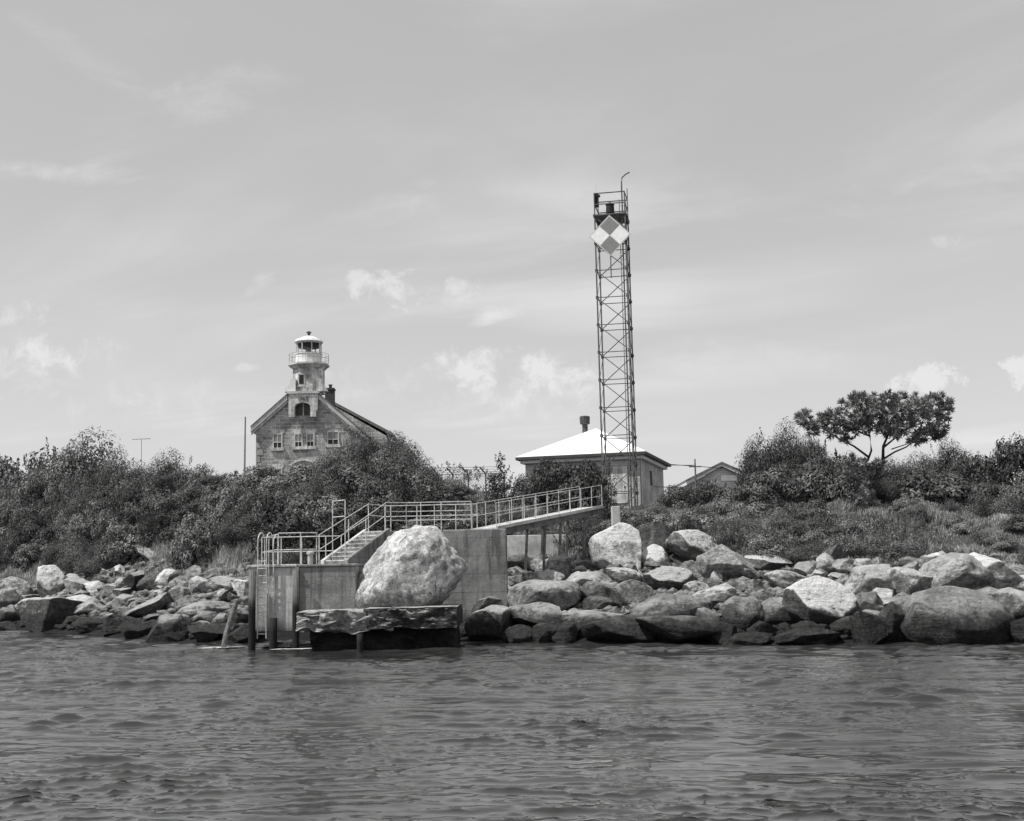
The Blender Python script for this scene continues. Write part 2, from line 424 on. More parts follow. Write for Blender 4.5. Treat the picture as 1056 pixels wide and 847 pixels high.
# ------------------------------------------------------------------ world
SUN_EL, SUN_AZ = math.radians(58), math.radians(248)   # azimuth clockwise from +Y (ahead): from the left, a little behind the boat
sd = Vector((math.sin(SUN_AZ)*math.cos(SUN_EL), math.cos(SUN_AZ)*math.cos(SUN_EL), math.sin(SUN_EL)))
def build_world():
    w = bpy.data.worlds.new('World'); S.world = w; w.use_nodes = True; t = NT(w.node_tree); t.n.clear()
    sky = t.node('ShaderNodeTexSky', sky_type='NISHITA'); sky.sun_disc = False
    sky.sun_elevation = SUN_EL; sky.sun_rotation = SUN_AZ; sky.air_density = 1.0; sky.dust_density = 1.5
    bw = t.node('ShaderNodeRGBToBW'); t.l.new(sky.outputs[0], bw.inputs[0])
    D = t.node('ShaderNodeTexCoord').outputs['Generated']
    sep = t.node('ShaderNodeSeparateXYZ'); t.l.new(D, sep.inputs[0]); x, y, z = sep.outputs
    ys = t.m('MAXIMUM', y, .05)
    u = t.m('DIVIDE', x, ys); v = t.m('DIVIDE', z, ys)
    cz = t.m('MAXIMUM', t.m('ADD', z, .12), .05)
    cp = t.node('ShaderNodeCombineXYZ'); t.l.new(t.m('DIVIDE', x, cz), cp.inputs[0]); t.l.new(t.m('DIVIDE', y, cz), cp.inputs[1])
    uv = t.node('ShaderNodeCombineXYZ'); t.l.new(u, uv.inputs[0]); t.l.new(v, uv.inputs[1])
    # base clear sky, flattened as the film shows it
    base = t.m('MULTIPLY', t.m('POWER', t.m('MAXIMUM', bw.outputs[0], .01), .33), SKYK)
    base = t.m('ADD', base, t.ramp(z, .0, .34, .085, .0))
    # veil of thin cirrus
    rot = t.node('ShaderNodeVectorRotate', rotation_type='Z_AXIS'); t.l.new(cp.outputs[0], rot.inputs[0]); rot.inputs['Angle'].default_value = .5
    ci = t.noise(t.vm('MULTIPLY', rot.outputs[0], (.7, 1.5, 1)), 1.0, 9, .56, .6)
    ci2 = t.noise(t.vm('MULTIPLY', cp.outputs[0], (.5, .5, 1)), 1.0, 4, .5, .3)
    veil = t.m('MULTIPLY', t.ramp(ci, .42, .75), t.ramp(ci2, .38, .66))
    col = t.m('ADD', base, t.m('MULTIPLY', veil, 1.0*.24))
    # shaped clouds
    nz = t.noise(uv.outputs[0], 34, 10, .68, .35); nz2 = t.noise(t.vm('MULTIPLY', uv.outputs[0], (1, 2.0, 1)), 9, 9, .62, .9)
    tot = None
    for (px, py, a, b, k, amp, soft, nn, rr) in CLOUDS:
        d = ray(px, py); u0, v0 = d.x/d.y, d.z/d.y
        du = t.m('SUBTRACT', u, u0); dv = t.m('SUBTRACT', v, v0); cr, sr = math.cos(rr), math.sin(rr)
        p = t.m('ADD', t.m('MULTIPLY', du, cr), t.m('MULTIPLY', dv, sr)); q = t.m('SUBTRACT', t.m('MULTIPLY', dv, cr), t.m('MULTIPLY', du, sr))
        e = t.m('ADD', t.m('POWER', t.m('ABSOLUTE', t.m('DIVIDE', p, a/F)), 2.0), t.m('POWER', t.m('ABSOLUTE', t.m('DIVIDE', q, b/F)), 2.0))
        s_ = t.m('ADD', t.m('SUBTRACT', 1.0, e), t.m('MULTIPLY', t.m('SUBTRACT', nz if nn == 0 else nz2, .52), k))
        mk = t.m('MULTIPLY', t.m('MULTIPLY', t.ramp(s_, 0.0, soft*.95), t.ramp(nz, .35, .62, .55, 1.15)), amp)
        tot = mk if tot is None else t.m('MAXIMUM', tot, mk)
    front = t.ramp(y, .1, .3)
    col = t.mix(t.m('MINIMUM', t.m('MULTIPLY', t.m('MULTIPLY', tot, front), 1.75), 1.0), col, .80)
    cmb = t.node('ShaderNodeCombineColor')
    for i in range(3): t.l.new(col, cmb.inputs[i])
    bg = t.node('ShaderNodeBackground'); t.l.new(t.vm('MULTIPLY', cmb.outputs[0], (10, 10, 10)), bg.inputs[0]); bg.inputs[1].default_value = .1
    out = t.node('ShaderNodeOutputWorld'); t.l.new(bg.outputs[0], out.inputs[0])
# px, py, half width, half height, noise gain, opacity, softness, noise kind, tilt
CLOUDS = [(400,298,46,24,7,.42,1.3,0,0), (378,292,24,14,7,.35,1.2,0,0), (485,303,30,20,8,.32,1.5,0,0), (512,324,48,13,5,.45,1.5,1,.28),
          (555,392,80,36,5,.7,1.5,0,0), (495,384,66,30,5,.65,1.5,0,0), (530,410,105,32,4,.5,2.0,0,0), (955,392,48,18,6,.85,1.0,0,.12), (972,382,28,12,6,.8,.9,0,0), (1050,386,24,18,6,.9,.9,0,0),
          (60,365,80,22,7,.5,1.8,0,0), (25,385,90,34,6,.38,2.2,0,0), (30,325,50,16,7,.3,1.8,0,0), (800,366,150,34,5,.26,2.6,1,.05), (255,379,16,7,6,.35,1.3,0,0),
          (380,392,80,28,6,.28,2.4,0,0), (150,415,100,30,6,.3,2.4,0,0), (215,98,120,34,5,.30,2.8,1,.22), (120,130,110,40,5,.30,2.8,1,.3), (45,178,110,16,5,.32,2.4,1,-.05),
          (90,60,150,22,5,.18,2.6,1,-.6), (400,214,90,20,5,.26,2.4,1,.3), (270,290,26,10,6,.3,1.8,1,.6), (985,190,160,26,5,.24,2.6,1,.18), (975,250,24,10,6,.25,1.6,0,0), (760,215,90,14,5,.15,2.4,1,.1)]
SKYK = .385
build_world()
sun = bpy.data.lights.new('sun', 'SUN'); sun.energy = 4.9; sun.angle = math.radians(.5); sun.color = (1, .99, .97)
suno = bpy.data.objects.new('sun', sun); COL.objects.link(suno); suno.rotation_euler = sd.to_track_quat('Z', 'Y').to_euler(); suno.location = (-30, -20, 60)

# ------------------------------------------------------------------ rocks
def ico(sub):
    bm = bmesh.new(); bmesh.ops.create_icosphere(bm, subdivisions=sub, radius=1); 
    V = np.array([v.co[:] for v in bm.verts]); Fc = np.array([[v.index for v in f.verts] for f in bm.faces]); bm.free(); return V, Fc
ICO4, ICO5, ICO6 = ico(4), ico(5), ico(6)
def fbm(P, f, seed, octv=4):
    off = Vector((seed*7.3, seed*3.1, seed*5.7))
    return np.array([noise.fractal(Vector(p)*f + off, .9, 2.1, octv) for p in P])
def rock_mesh(seed, cuts=9, lump=.16, hard=.95, base=ICO5):
    r = np.random.default_rng(seed); V, Fc = base; P = V.copy()
    P = P*(1 + lump*fbm(P, .8, seed, 2))[:, None]
    for k in range(cuts):
        n = r.normal(size=3); n /= np.linalg.norm(n); c = r.uniform(.42, .80)
        P = P - n[None]*(np.maximum(0, P@n - c)*hard)[:, None]
    P = P*(1 + .05*fbm(P, 2.6, seed+50, 5))[:, None]
    lo, hi = P.min(0), P.max(0); P = (P-(lo+hi)/2)/(hi-lo)
    return npmesh('rock', P, Fc, M['rock'], smooth=True)
ROCKS = [rock_mesh(s, cuts=c, lump=l, hard=h) for s, c, l, h in
         [(1,13,.15,1),(2,16,.12,1),(3,12,.2,1),(4,20,.1,1),(5,14,.2,1),(6,11,.15,.97),(7,15,.15,1),(8,22,.1,1),(9,10,.2,.97),(10,16,.12,1),(11,12,.22,1),(12,18,.1,1)]]
ROUND = [rock_mesh(s, cuts=6, lump=.22, hard=.8) for s in (21, 22, 23, 24, 25, 26)]
SHARP = [rock_mesh(s, cuts=26, lump=.08, hard=1.0) for s in (31, 32, 33, 34)]
def rock(ox, oy, sc, box, tone, top, label, kind='n', tilt=0, depth=None, dY=0):
    x0, y0, x1, y1 = box; x0, x1 = ox+x0/sc, ox+x1/sc; y0, y1 = oy+y0/sc, oy+y1/sc
    w, h = x1-x0, y1-y0; cx, cy = (x0+x1)/2, (y0+y1)/2
    p = hit_terrain(cx, min(y1-.08*h, 664)); Y = p.y + dY
    k = Y/F; c = W(cx, cy+.06*h, Y)
    me = {'n': ROCKS + ROUND, 'r': ROUND, 's': SHARP}[kind]; me = me[random.randrange(len(me))]
    o = link(me, 'boulder' if w*k > 1.0 else 'rock')
    ww, hh = w*k*1.2, h*k*1.34
    ct, stt = abs(math.cos(tilt)), abs(math.sin(tilt))
    if tilt:  # shrink so that the tilted shape keeps its outline
        L = ww/(ct+.3*stt); hh = max(.3*L, (hh-L*stt*.75)/ct); ww = L
    dp = depth or min(max(.75*ww, .9*hh), 1.4*ww)
    o.scale = (ww, dp, hh); o.rotation_euler = (random.uniform(-.1, .1), tilt + random.uniform(-.04, .04), random.uniform(-.25, .25)+ (PI if random.random() < .5 else 0))
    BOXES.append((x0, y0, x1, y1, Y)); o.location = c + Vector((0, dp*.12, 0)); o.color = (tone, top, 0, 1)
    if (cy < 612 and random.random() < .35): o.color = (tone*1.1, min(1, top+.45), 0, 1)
    tag(o, label, 'boulder' if w*k > 1.0 else 'rock')
    return o
BOXES = []; MO = (460, 530, 3.52); RO = (750, 530, 3.451); LO = (0, 540, 3.771)
D_ = .09; G = .17; P_ = .32; B = .52
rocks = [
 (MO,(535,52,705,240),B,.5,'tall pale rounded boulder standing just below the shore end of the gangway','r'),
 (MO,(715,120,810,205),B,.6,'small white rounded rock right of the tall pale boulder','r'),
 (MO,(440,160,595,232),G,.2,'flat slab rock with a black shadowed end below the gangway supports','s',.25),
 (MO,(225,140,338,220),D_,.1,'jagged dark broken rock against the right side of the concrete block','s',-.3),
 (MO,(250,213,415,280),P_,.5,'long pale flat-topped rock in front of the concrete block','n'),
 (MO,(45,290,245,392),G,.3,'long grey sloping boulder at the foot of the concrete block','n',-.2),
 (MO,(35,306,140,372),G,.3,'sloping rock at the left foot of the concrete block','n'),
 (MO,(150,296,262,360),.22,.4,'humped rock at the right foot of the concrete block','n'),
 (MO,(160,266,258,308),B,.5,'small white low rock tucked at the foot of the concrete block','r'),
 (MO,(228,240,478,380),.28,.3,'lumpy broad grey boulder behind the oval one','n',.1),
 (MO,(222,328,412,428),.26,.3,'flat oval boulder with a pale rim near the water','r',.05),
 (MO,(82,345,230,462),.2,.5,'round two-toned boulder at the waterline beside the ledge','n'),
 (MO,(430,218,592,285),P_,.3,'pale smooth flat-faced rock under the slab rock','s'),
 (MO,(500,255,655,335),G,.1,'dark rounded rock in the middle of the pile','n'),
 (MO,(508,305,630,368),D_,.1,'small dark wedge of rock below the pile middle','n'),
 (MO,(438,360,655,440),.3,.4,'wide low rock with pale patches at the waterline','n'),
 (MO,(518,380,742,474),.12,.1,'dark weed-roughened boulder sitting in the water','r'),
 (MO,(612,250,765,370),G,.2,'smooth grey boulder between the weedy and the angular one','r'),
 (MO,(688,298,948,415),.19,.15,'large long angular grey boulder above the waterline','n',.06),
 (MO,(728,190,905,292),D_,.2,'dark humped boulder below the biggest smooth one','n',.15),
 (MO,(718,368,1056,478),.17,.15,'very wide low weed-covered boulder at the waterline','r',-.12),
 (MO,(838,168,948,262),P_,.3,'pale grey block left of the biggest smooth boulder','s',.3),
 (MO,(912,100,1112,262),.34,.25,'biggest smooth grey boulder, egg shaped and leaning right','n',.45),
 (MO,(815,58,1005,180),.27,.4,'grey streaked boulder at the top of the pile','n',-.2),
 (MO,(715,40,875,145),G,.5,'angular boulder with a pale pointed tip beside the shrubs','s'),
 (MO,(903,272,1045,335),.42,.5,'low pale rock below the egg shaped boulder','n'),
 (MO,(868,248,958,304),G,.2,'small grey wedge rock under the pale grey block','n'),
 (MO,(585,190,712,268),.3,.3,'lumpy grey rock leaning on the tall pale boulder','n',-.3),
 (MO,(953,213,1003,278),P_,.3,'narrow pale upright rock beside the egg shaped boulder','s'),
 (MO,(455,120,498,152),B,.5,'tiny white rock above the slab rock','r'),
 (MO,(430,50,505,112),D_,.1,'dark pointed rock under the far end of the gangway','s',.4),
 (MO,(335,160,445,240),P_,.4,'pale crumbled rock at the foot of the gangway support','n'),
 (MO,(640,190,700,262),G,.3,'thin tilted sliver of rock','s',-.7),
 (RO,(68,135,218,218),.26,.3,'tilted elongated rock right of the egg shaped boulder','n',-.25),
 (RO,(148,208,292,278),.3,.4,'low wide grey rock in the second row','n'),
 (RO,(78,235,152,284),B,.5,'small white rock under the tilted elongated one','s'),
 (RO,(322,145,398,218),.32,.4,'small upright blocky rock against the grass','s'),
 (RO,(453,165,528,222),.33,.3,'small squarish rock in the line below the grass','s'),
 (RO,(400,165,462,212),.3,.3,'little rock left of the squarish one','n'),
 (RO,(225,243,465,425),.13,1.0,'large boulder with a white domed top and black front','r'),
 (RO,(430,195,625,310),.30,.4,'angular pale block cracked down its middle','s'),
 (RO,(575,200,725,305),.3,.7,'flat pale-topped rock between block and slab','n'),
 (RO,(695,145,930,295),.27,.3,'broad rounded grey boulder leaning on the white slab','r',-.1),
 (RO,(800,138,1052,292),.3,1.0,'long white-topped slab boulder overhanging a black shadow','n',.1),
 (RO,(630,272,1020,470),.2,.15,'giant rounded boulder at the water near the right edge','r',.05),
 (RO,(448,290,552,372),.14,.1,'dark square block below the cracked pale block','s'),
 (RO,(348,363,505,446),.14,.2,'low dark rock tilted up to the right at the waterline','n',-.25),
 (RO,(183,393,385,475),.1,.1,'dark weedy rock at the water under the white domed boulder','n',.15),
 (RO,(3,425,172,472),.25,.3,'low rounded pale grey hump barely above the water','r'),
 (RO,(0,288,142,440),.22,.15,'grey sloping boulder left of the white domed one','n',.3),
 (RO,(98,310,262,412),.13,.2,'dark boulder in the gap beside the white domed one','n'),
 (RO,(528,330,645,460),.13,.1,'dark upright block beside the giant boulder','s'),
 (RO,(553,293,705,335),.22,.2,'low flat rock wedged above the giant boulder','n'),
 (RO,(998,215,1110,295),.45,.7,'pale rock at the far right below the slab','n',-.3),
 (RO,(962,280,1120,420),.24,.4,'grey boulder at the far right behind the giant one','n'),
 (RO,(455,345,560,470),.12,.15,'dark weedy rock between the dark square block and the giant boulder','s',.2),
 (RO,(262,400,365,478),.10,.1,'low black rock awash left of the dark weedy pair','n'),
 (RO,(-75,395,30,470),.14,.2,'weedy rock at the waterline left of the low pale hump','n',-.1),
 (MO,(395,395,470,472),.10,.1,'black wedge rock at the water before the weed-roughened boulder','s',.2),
 (MO,(215,410,330,470),.11,.1,'dark low rock awash under the oval boulder','n'),
 (MO,(320,405,420,470),.13,.2,'dark rounded stone awash right of the oval boulder','r'),
 (LO,(-20,385,80,430),.09,.1,'black rock awash at the left edge of the picture','n'),
 (LO,(405,375,500,430),.10,.1,'dark block awash under the long diagonal boulder','s'),
 (LO,(480,385,590,450),.12,.2,'dark rock awash left of the pointed pale rock','n',.15),
 (LO,(700,375,760,430),.13,.2,'small dark rock right of the pointed pale rock','s'),
 (LO,(780,350,890,410),.15,.2,'dark grey rock under the long rising boulder','n'),
 (RO,(336,70,402,112),B,.6,'white rock lying in the shrubs above the shore','n',.3),
 (RO,(228,60,270,95),B,.5,'small white rock showing between shrubs','n'),
 (RO,(248,175,332,238),.25,.2,'grey rock in the second row under the shrubs','n'),
 (RO,(478,83,565,125),.36,.3,'pale mound of rock half buried in grass','r'),
 (RO,(1003,378,1090,465),.14,.1,'dark wet rock at the far right waterline','n'),
 (RO,(366,208,445,250),.3,.4,'small flat rock left of the cracked pale block','n'),
 (RO,(523,158,562,200),.4,.4,'little pale rock behind the cracked pale block','s'),
 (LO,(128,163,258,300),.34,.9,'tall white-topped boulder leaning right on the left shore','n',-.35),
 (LO,(58,288,295,420),.11,.7,'large boulder with pale top and black front at the left waterline','n',.1),
 (LO,(-15,218,125,325),.27,.4,'grey boulder at the left edge of the shore','r'),
 (LO,(-10,262,85,340),.24,.3,'grey wedge rock in front of the left edge boulder','s'),
 (LO,(243,218,348,284),.34,.4,'rounded pale grey rock right of the tall white-topped boulder','n'),
 (LO,(238,283,355,340),.5,.6,'smooth white low rock above the black-fronted boulder','r'),
 (LO,(333,228,402,280),B,.4,'small pale cracked rock left of the black block','s'),
 (LO,(443,193,545,292),.05,.05,'black upright block of rock on the left shore','s'),
 (LO,(538,198,635,270),.1,.1,'dark pyramid shaped rock right of the black block','s'),
 (LO,(613,183,698,245),.6,.8,'round white rock under the bluff shrubs','r'),
 (LO,(733,208,825,290),B,.5,'pointed pale rock between bluff and pier','s',-.4),
 (LO,(810,203,945,268),.3,.4,'long flat grey rock beside the pier','n',-.15),
 (LO,(670,298,875,388),.24,.3,'long grey boulder rising to the right before the pier','n',-.2),
 (LO,(475,288,655,385),.22,.3,'long diagonal grey boulder on the left shore','n',-.4),
 (LO,(575,368,715,480),.36,.3,'pointed pale rock standing in the water','s'),
 (LO,(738,400,885,465),.12,.1,'low dark wet rock near the leaning timber','n'),
 (LO,(643,248,738,315),.32,.3,'rounded grey rock left of the pointed pale one','r'),
 (LO,(428,273,525,335),.3,.3,'tilted grey rock in front of the black block','s',.2),
 (LO,(298,298,425,365),.25,.4,'mottled grey rock right of the white low rock','n'),
 (LO,(883,338,990,405),.2,.2,'squared stone block beside the pier, upper of two','s'),
 (LO,(880,392,990,470),.17,.2,'squared stone block beside the pier, lower of two','s'),
 (LO,(918,153,970,210),B,.5,'narrow pale rock tilted against the shrubs by the pier','s',-.9),
 (LO,(238,38,298,112),.5,.3,'pale rock outcrop in the left bluff shrubs','s',-.5),
 (LO,(-10,333,72,405),.14,.2,'dark low rock at the left edge waterline','n'),
 (LO,(298,368,425,420),.13,.1,'low dark rock awash right of the black-fronted boulder','n'),
 (LO,(438,163,482,215),.35,.4,'small pointed rock against the bluff grass','s',-.4),
 (LO,(388,238,452,295),.3,.3,'small grey rock touching the black block','n'),
 (LO,(720,170,795,235),.26,.2,'grey rock half hidden by shrubs above the pointed pale one','n'),
 (LO,(515,90,645,150),.33,.2,'sloping pale ledge of rock in the left bluff','n',-.45),
 (LO,(905,225,985,300),.5,.5,'pale rock against the pier wall','n'),
]
PTS = []
for r_ in rocks:
    (ox, oy, sc), box, tone, top, lab, kind = r_[:6]; tilt = r_[6] if len(r_) > 6 else 0
    o = rock(ox, oy, sc, box, tone, top, lab, kind, tilt)
    PTS.append((o.location.x, o.location.y, o.scale.x*.5))
# rubble between the boulders: every stone an object
xb1_ = xat(525, 580, 44.5)
def rubble(n, xr, dr, sr, label, group, tone=(.07, .30)):
    k = 0; tries = 0
    while k < n and tries < n*60:
        tries += 1
        x = random.uniform(*xr); d = dr[0] + (dr[1]-dr[0])*random.random()
        y = float(shoreY(x)) + d; s = random.uniform(*sr)
        if (-9.2 < x < -4.6 and y < 45) or (-5 < x < xb1_ and y > 43.9 and y < 47.2) or (-5 < x < -1.9 and y < 45): continue
        if any((x-a)**2 + (y-b)**2 < (c*.42)**2 for a, b, c in PTS): continue
        qx = 528+F*x/y; qy = 593-.021*(qx-528)-(tz(x, y)+s*.25-EYE)*F/y
        if any(a+2 < qx < c-2 and b+2 < qy < b+(d_-b)*.72 and y < Yb+.2 for (a, b, c, d_, Yb) in BOXES): continue
        o = link(ROCKS[random.randrange(len(ROCKS))] if random.random() < .6 else SHARP[k % 4], 'rubble_stone')
        o.scale = (s*random.uniform(.9, 1.5), s*random.uniform(.8, 1.3), s*random.uniform(.6, 1)); o.rotation_euler = (random.uniform(-.5, .5), random.uniform(-.5, .5), random.uniform(0, 6.28))
        o.location = (x, y, tz(x, y) + s*.18); tt = random.uniform(*tone)
        if random.random() < .12: tt = .5
        o.color = (tt, random.choice((.1, .3, .6)), 0, 1)
        tag(o, label, 'rock', group); PTS.append((x, y, s*.5)); k += 1
rubble(120, (-27, -8.5), (1.0, 9.0), (.4, 1.0), 'small loose stone filling gaps between boulders left of the pier', 'loose stones left of the pier')
rubble(80, (-2.6, 6.5), (1.0, 11.5), (.4, 1.0), 'small loose stone between boulders under and right of the gangway', 'loose stones by the gangway')
rubble(98, (6.5, 20), (1.0, 9.8), (.4, 1.0), 'small loose stone filling gaps between boulders on the right shore', 'loose stones on the right shore')

# shingle in the gaps: too many small stones to count
def shingle():
    V0, F0 = ico(1); r = np.random.default_rng(12); Vs, Fs = [], []; n = 0
    for k in range(5200):
        x = r.uniform(-28, 22); d = r.uniform(.9, 11.5); y = float(shoreY(x))+d
        if -9.2 < x < xb1_ and y < 47: 
            if not (-2.0 < x and y < 44.2): continue
        s_ = r.uniform(.10, .34); c, q = math.cos(r.uniform(0, 6.3)), 0
        A = r.uniform(.7, 1.3, 3)*s_*np.array([1, 1, .65]); P = V0*A + r.normal(size=V0.shape)*s_*.09
        a = r.uniform(0, 6.3); ca, sa = math.cos(a), math.sin(a); P = np.stack([P[:, 0]*ca-P[:, 1]*sa, P[:, 0]*sa+P[:, 1]*ca, P[:, 2]], 1)
        Vs.append(P + np.array([x, y, tz(x, y)+s_*.25])); Fs.append(F0+n); n += len(V0)
    o = link(npmesh('shingle', np.vstack(Vs), np.vstack(Fs), M['rock']), 'shingle'); o.color = (.15, .25, 0, 1)
    tag(o, 'litter of cobbles and small stones in the gaps of the shore boulders', 'stones', kind='stuff')
shingle()

# the great boulder on the ledge: outline measured, volume rounded
def big_boulder():
    out = [(240,800),(228,700),(235,640),(280,520),(335,430),(400,345),(490,275),(600,245),(720,245),(770,310),(810,375),(850,440),(905,505),(885,545),(850,600),(800,660),(740,760),(690,800)]
    Y = 40.6; pts = [W(330+x/6.05, 500+y/6.05, Y) for x, y in out]
    cx = sum(p.x for p in pts)/len(pts); cz = sum(p.z for p in pts)/len(pts) - .1
    ang = np.array([math.atan2(p.z-cz, p.x-cx) for p in pts]); rad = np.array([math.hypot(p.z-cz, p.x-cx) for p in pts])
    od = np.argsort(ang); ang, rad = ang[od], rad[od]
    ang = np.concatenate([ang-2*PI, ang, ang+2*PI]); rad = np.tile(rad, 3)
    V, Fc = ICO6
    rho = np.hypot(V[:, 0], V[:, 2]); th = np.arctan2(V[:, 2], V[:, 0]); R = np.interp(th, ang, rad)
    P = np.stack([np.cos(th)*R*rho**.62*1.04, V[:, 1]*1.35, np.sin(th)*R*rho**.62], 1)
    r = np.random.default_rng(5)
    for n, c in (((-.62, -.62, .45), 1.2), ((.3, -.93, .1), 1.08), ((.05, -.8, .6), 1.25), ((.7, -.55, .4), 1.35)):
        n = np.array(n); n = n/np.linalg.norm(n); P = P - n[None]*(np.maximum(0, P@n-c)*.8)[:, None]
    nn = fbm(P, .9, 3, 5); n2 = fbm(P, 3.5, 9, 4)
    L = np.linalg.norm(P, axis=1)[:, None]; P = P + P/L*(nn*.11+n2*.05)[:, None]
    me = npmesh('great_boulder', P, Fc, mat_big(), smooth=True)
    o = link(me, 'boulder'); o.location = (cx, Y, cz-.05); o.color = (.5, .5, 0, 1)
    tag(o, 'huge pale boulder sitting on the dark ledge between the pier stairs and the concrete block', 'boulder')
def mat_big():
    m, t, b = newmat('pitted_pale_boulder'); P = pos(t)
    n1 = t.noise(P, 1.0, 8, .65, .3); n2 = t.noise(P, 5, 9, .75); n3 = t.noise(P, 18, 5, .7)
    sep = t.node('ShaderNodeSeparateXYZ'); t.l.new(P, sep.inputs[0])
    v = t.m('MULTIPLY', t.ramp(n1, .35, .65, .7, 1.15), t.ramp(n2, .38, .62, .62, 1.2))
    v = t.m('MULTIPLY', v, .66)
    pit = t.ramp(n3, .54, .64); v = t.mix(t.m('MULTIPLY', pit, .65), v, .1)
    vo = t.node('ShaderNodeTexVoronoi', feature='DISTANCE_TO_EDGE'); vo.inputs['Scale'].default_value = .75
    t.l.new(t.vm('ADD', P, t.vm('MULTIPLY', t.node('ShaderNodeTexNoise').outputs['Color'], (.0, .0, .0))), vo.inputs['Vector'])
    wob = t.m('MULTIPLY', t.m('SUBTRACT', n2, .5), .10)
    crack = t.ramp(t.m('ADD', vo.outputs['Distance'], wob), .004, .020, 0.0, 1.0)
    v = t.mix(t.m('MULTIPLY', t.m('SUBTRACT', 1.0, crack), t.ramp(n1, .45, .6, .0, .75)), v, .05)
    blotch = t.noise(P, 2.3, 6, .7, .8); v = t.m('MULTIPLY', v, t.ramp(blotch, .52, .66, 1.0, .55))
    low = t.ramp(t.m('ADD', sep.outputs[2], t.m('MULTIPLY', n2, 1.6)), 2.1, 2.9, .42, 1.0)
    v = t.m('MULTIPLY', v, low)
    t.put(b.inputs['Base Color'], v); b.inputs['Roughness'].default_value = .95
    h = t.m('ADD', t.m('MULTIPLY', n2, .6), t.m('MULTIPLY', n3, .25))
    t.l.new(t.bump(h, .25, .9), b.inputs['Normal']); return m
big_boulder()

# ------------------------------------------------------------------ pier
YA = 40.0; ZD = 2.6
xA0, xA1, xB1 = xat(257, 600, YA), xat(308, 600, YA), xat(367, 600, YA)
pier = empty('concrete_pier', (0, 0, 0), 'concrete landing pier with pipe railings, ladder and a short stair beside the huge boulder', 'pier')
MB().box((xA0, YA, .55), (xA1-.003, YA+4.2, ZD)).build('wall', M['concpale'], pier, bevel=.03)
MB().box((xA1, YA+.10, 1.15), (xB1, YA+3.6, ZD-.01)).build('wall', M['conc'], pier, bevel=.03)
MB().box((xA0-.06, YA-.07, ZD+.0035), (xA1-.05, YA+4.25, ZD+.09)).build('deck_slab', M['concpale'], pier, bevel=.02)
MB().box((xA1-.047, YA+.05, ZD-.006), (xB1+.02, YA+4.2, ZD+.07)).build('deck_slab', M['conc'], pier, bevel=.02)
ZD += .08
# upper walk
ZU = 3.85
n0, n1 = Vector((-5.70, 42.0)), Vector((-4.57, 44.3)); ru = (n1-n0).normalized(); ac = Vector((-ru.y, ru.x)); WS = .84
f0, f1 = n0+ac*WS, n1+ac*WS
YB = 44.5; xb0, xb1 = xat(457, 580, YB), xat(523, 580, YB)
MB().prism([(n1.x, n1.y), (xb0-.01, YB+.02), (xb0-.01, YB+1.8), (f1.x+.4, YB+1.8), (f1.x, f1.y)], .2, ZU).build('upper_walk', M['conc'], pier, bevel=.02)
MB().box((xb0, YB-.05, .2), (xb1, YB+2.1, ZU+.004)).build('end_block', M['concblock'], pier, bevel=.03)
NS = 8; rise = (ZU-ZD)/NS; run = (n1-n0).length/NS
for k in range(NS):
    a = n0 + ru*(run*k); z0 = ZD + rise*k
    q = [a, a+ru*(run*1.0), a+ru*(run*1.0)+ac*WS, a+ac*WS]
    MB().prism([(p.x, p.y) for p in q], z0-.25 if k else z0-.02, z0+rise-.045).build('stair_riser', M['concpale'], pier)
    q = [a-ru*.045, a+ru*(run*1.02), a+ru*(run*1.02)+ac*WS, a-ru*.045+ac*WS]
    MB().prism([(p.x, p.y) for p in q], z0+rise-.043, z0+rise).build('stair_tread', M['pad'], pier)
# stringer walls both sides
for base_, sgn in ((n0, -1), (f0, 1)):
    off = ac*(.13*sgn); mb = MB(); e = ru*(n1-n0).length; zs = ZD+.02
    ring = [(base_-ru*.18, zs, 1), (base_-ru*.18, zs, 0)]
    A, Bp = base_-ru*.15, base_+e
    vs = []
    for o_ in (ac*(.004*sgn), off):
        vs += [(A.x+o_.x, A.y+o_.y, ZD-.9), (Bp.x+o_.x, Bp.y+o_.y, ZD-.9), (Bp.x+o_.x, Bp.y+o_.y, ZU+.10), (A.x+o_.x, A.y+o_.y, ZD+.14)]
    mb.add(vs, [(0,1,2,3), (7,6,5,4), (0,4,5,1), (1,5,6,2), (2,6,7,3), (3,7,4,0)])
    mb.build('stair_stringer', M['concblock' if sgn < 0 else 'concpale'], pier)
# side wall below the stair toward the boulder
MB().prism([(xB1+.02, 41.0), (n0.x+.3, 42.0), (n1.x+.15, 44.2), (n1.x-.1, 44.25), (n0.x, 42.2), (xB1-.2, 41.6)], .6, ZD-.02).build('side_wall', M['conc'], pier, bevel=.02)

RR = .019
def railing(parent, base, posts_at, heights=(1.05, .55), r=RR, name='railing', mat=None, ext=None):
    """base: polyline of Vector; posts_at: list of points"""
    mat = mat or M['rail']
    rl = MB()
    for h in heights: rl.tube([p+Vector((0, 0, h)) for p in base], r*.85)
    o = rl.build(name, mat, parent)
    for p in posts_at: MB().tube([p, p+Vector((0, 0, heights[0]))], r*.95).build('post', mat, o)
    return o
V3 = Vector
yr = YA+.25
# lower landing: front rail
L0 = V3((xat(287, 570, yr), yr, ZD)); L1 = V3((xat(310, 570, yr), yr, ZD)); L2 = V3((xat(325, 570, yr), yr+.3, ZD))
railing(pier, [L0, L1, L2], [L0, L1, L2], (1.02, .48))
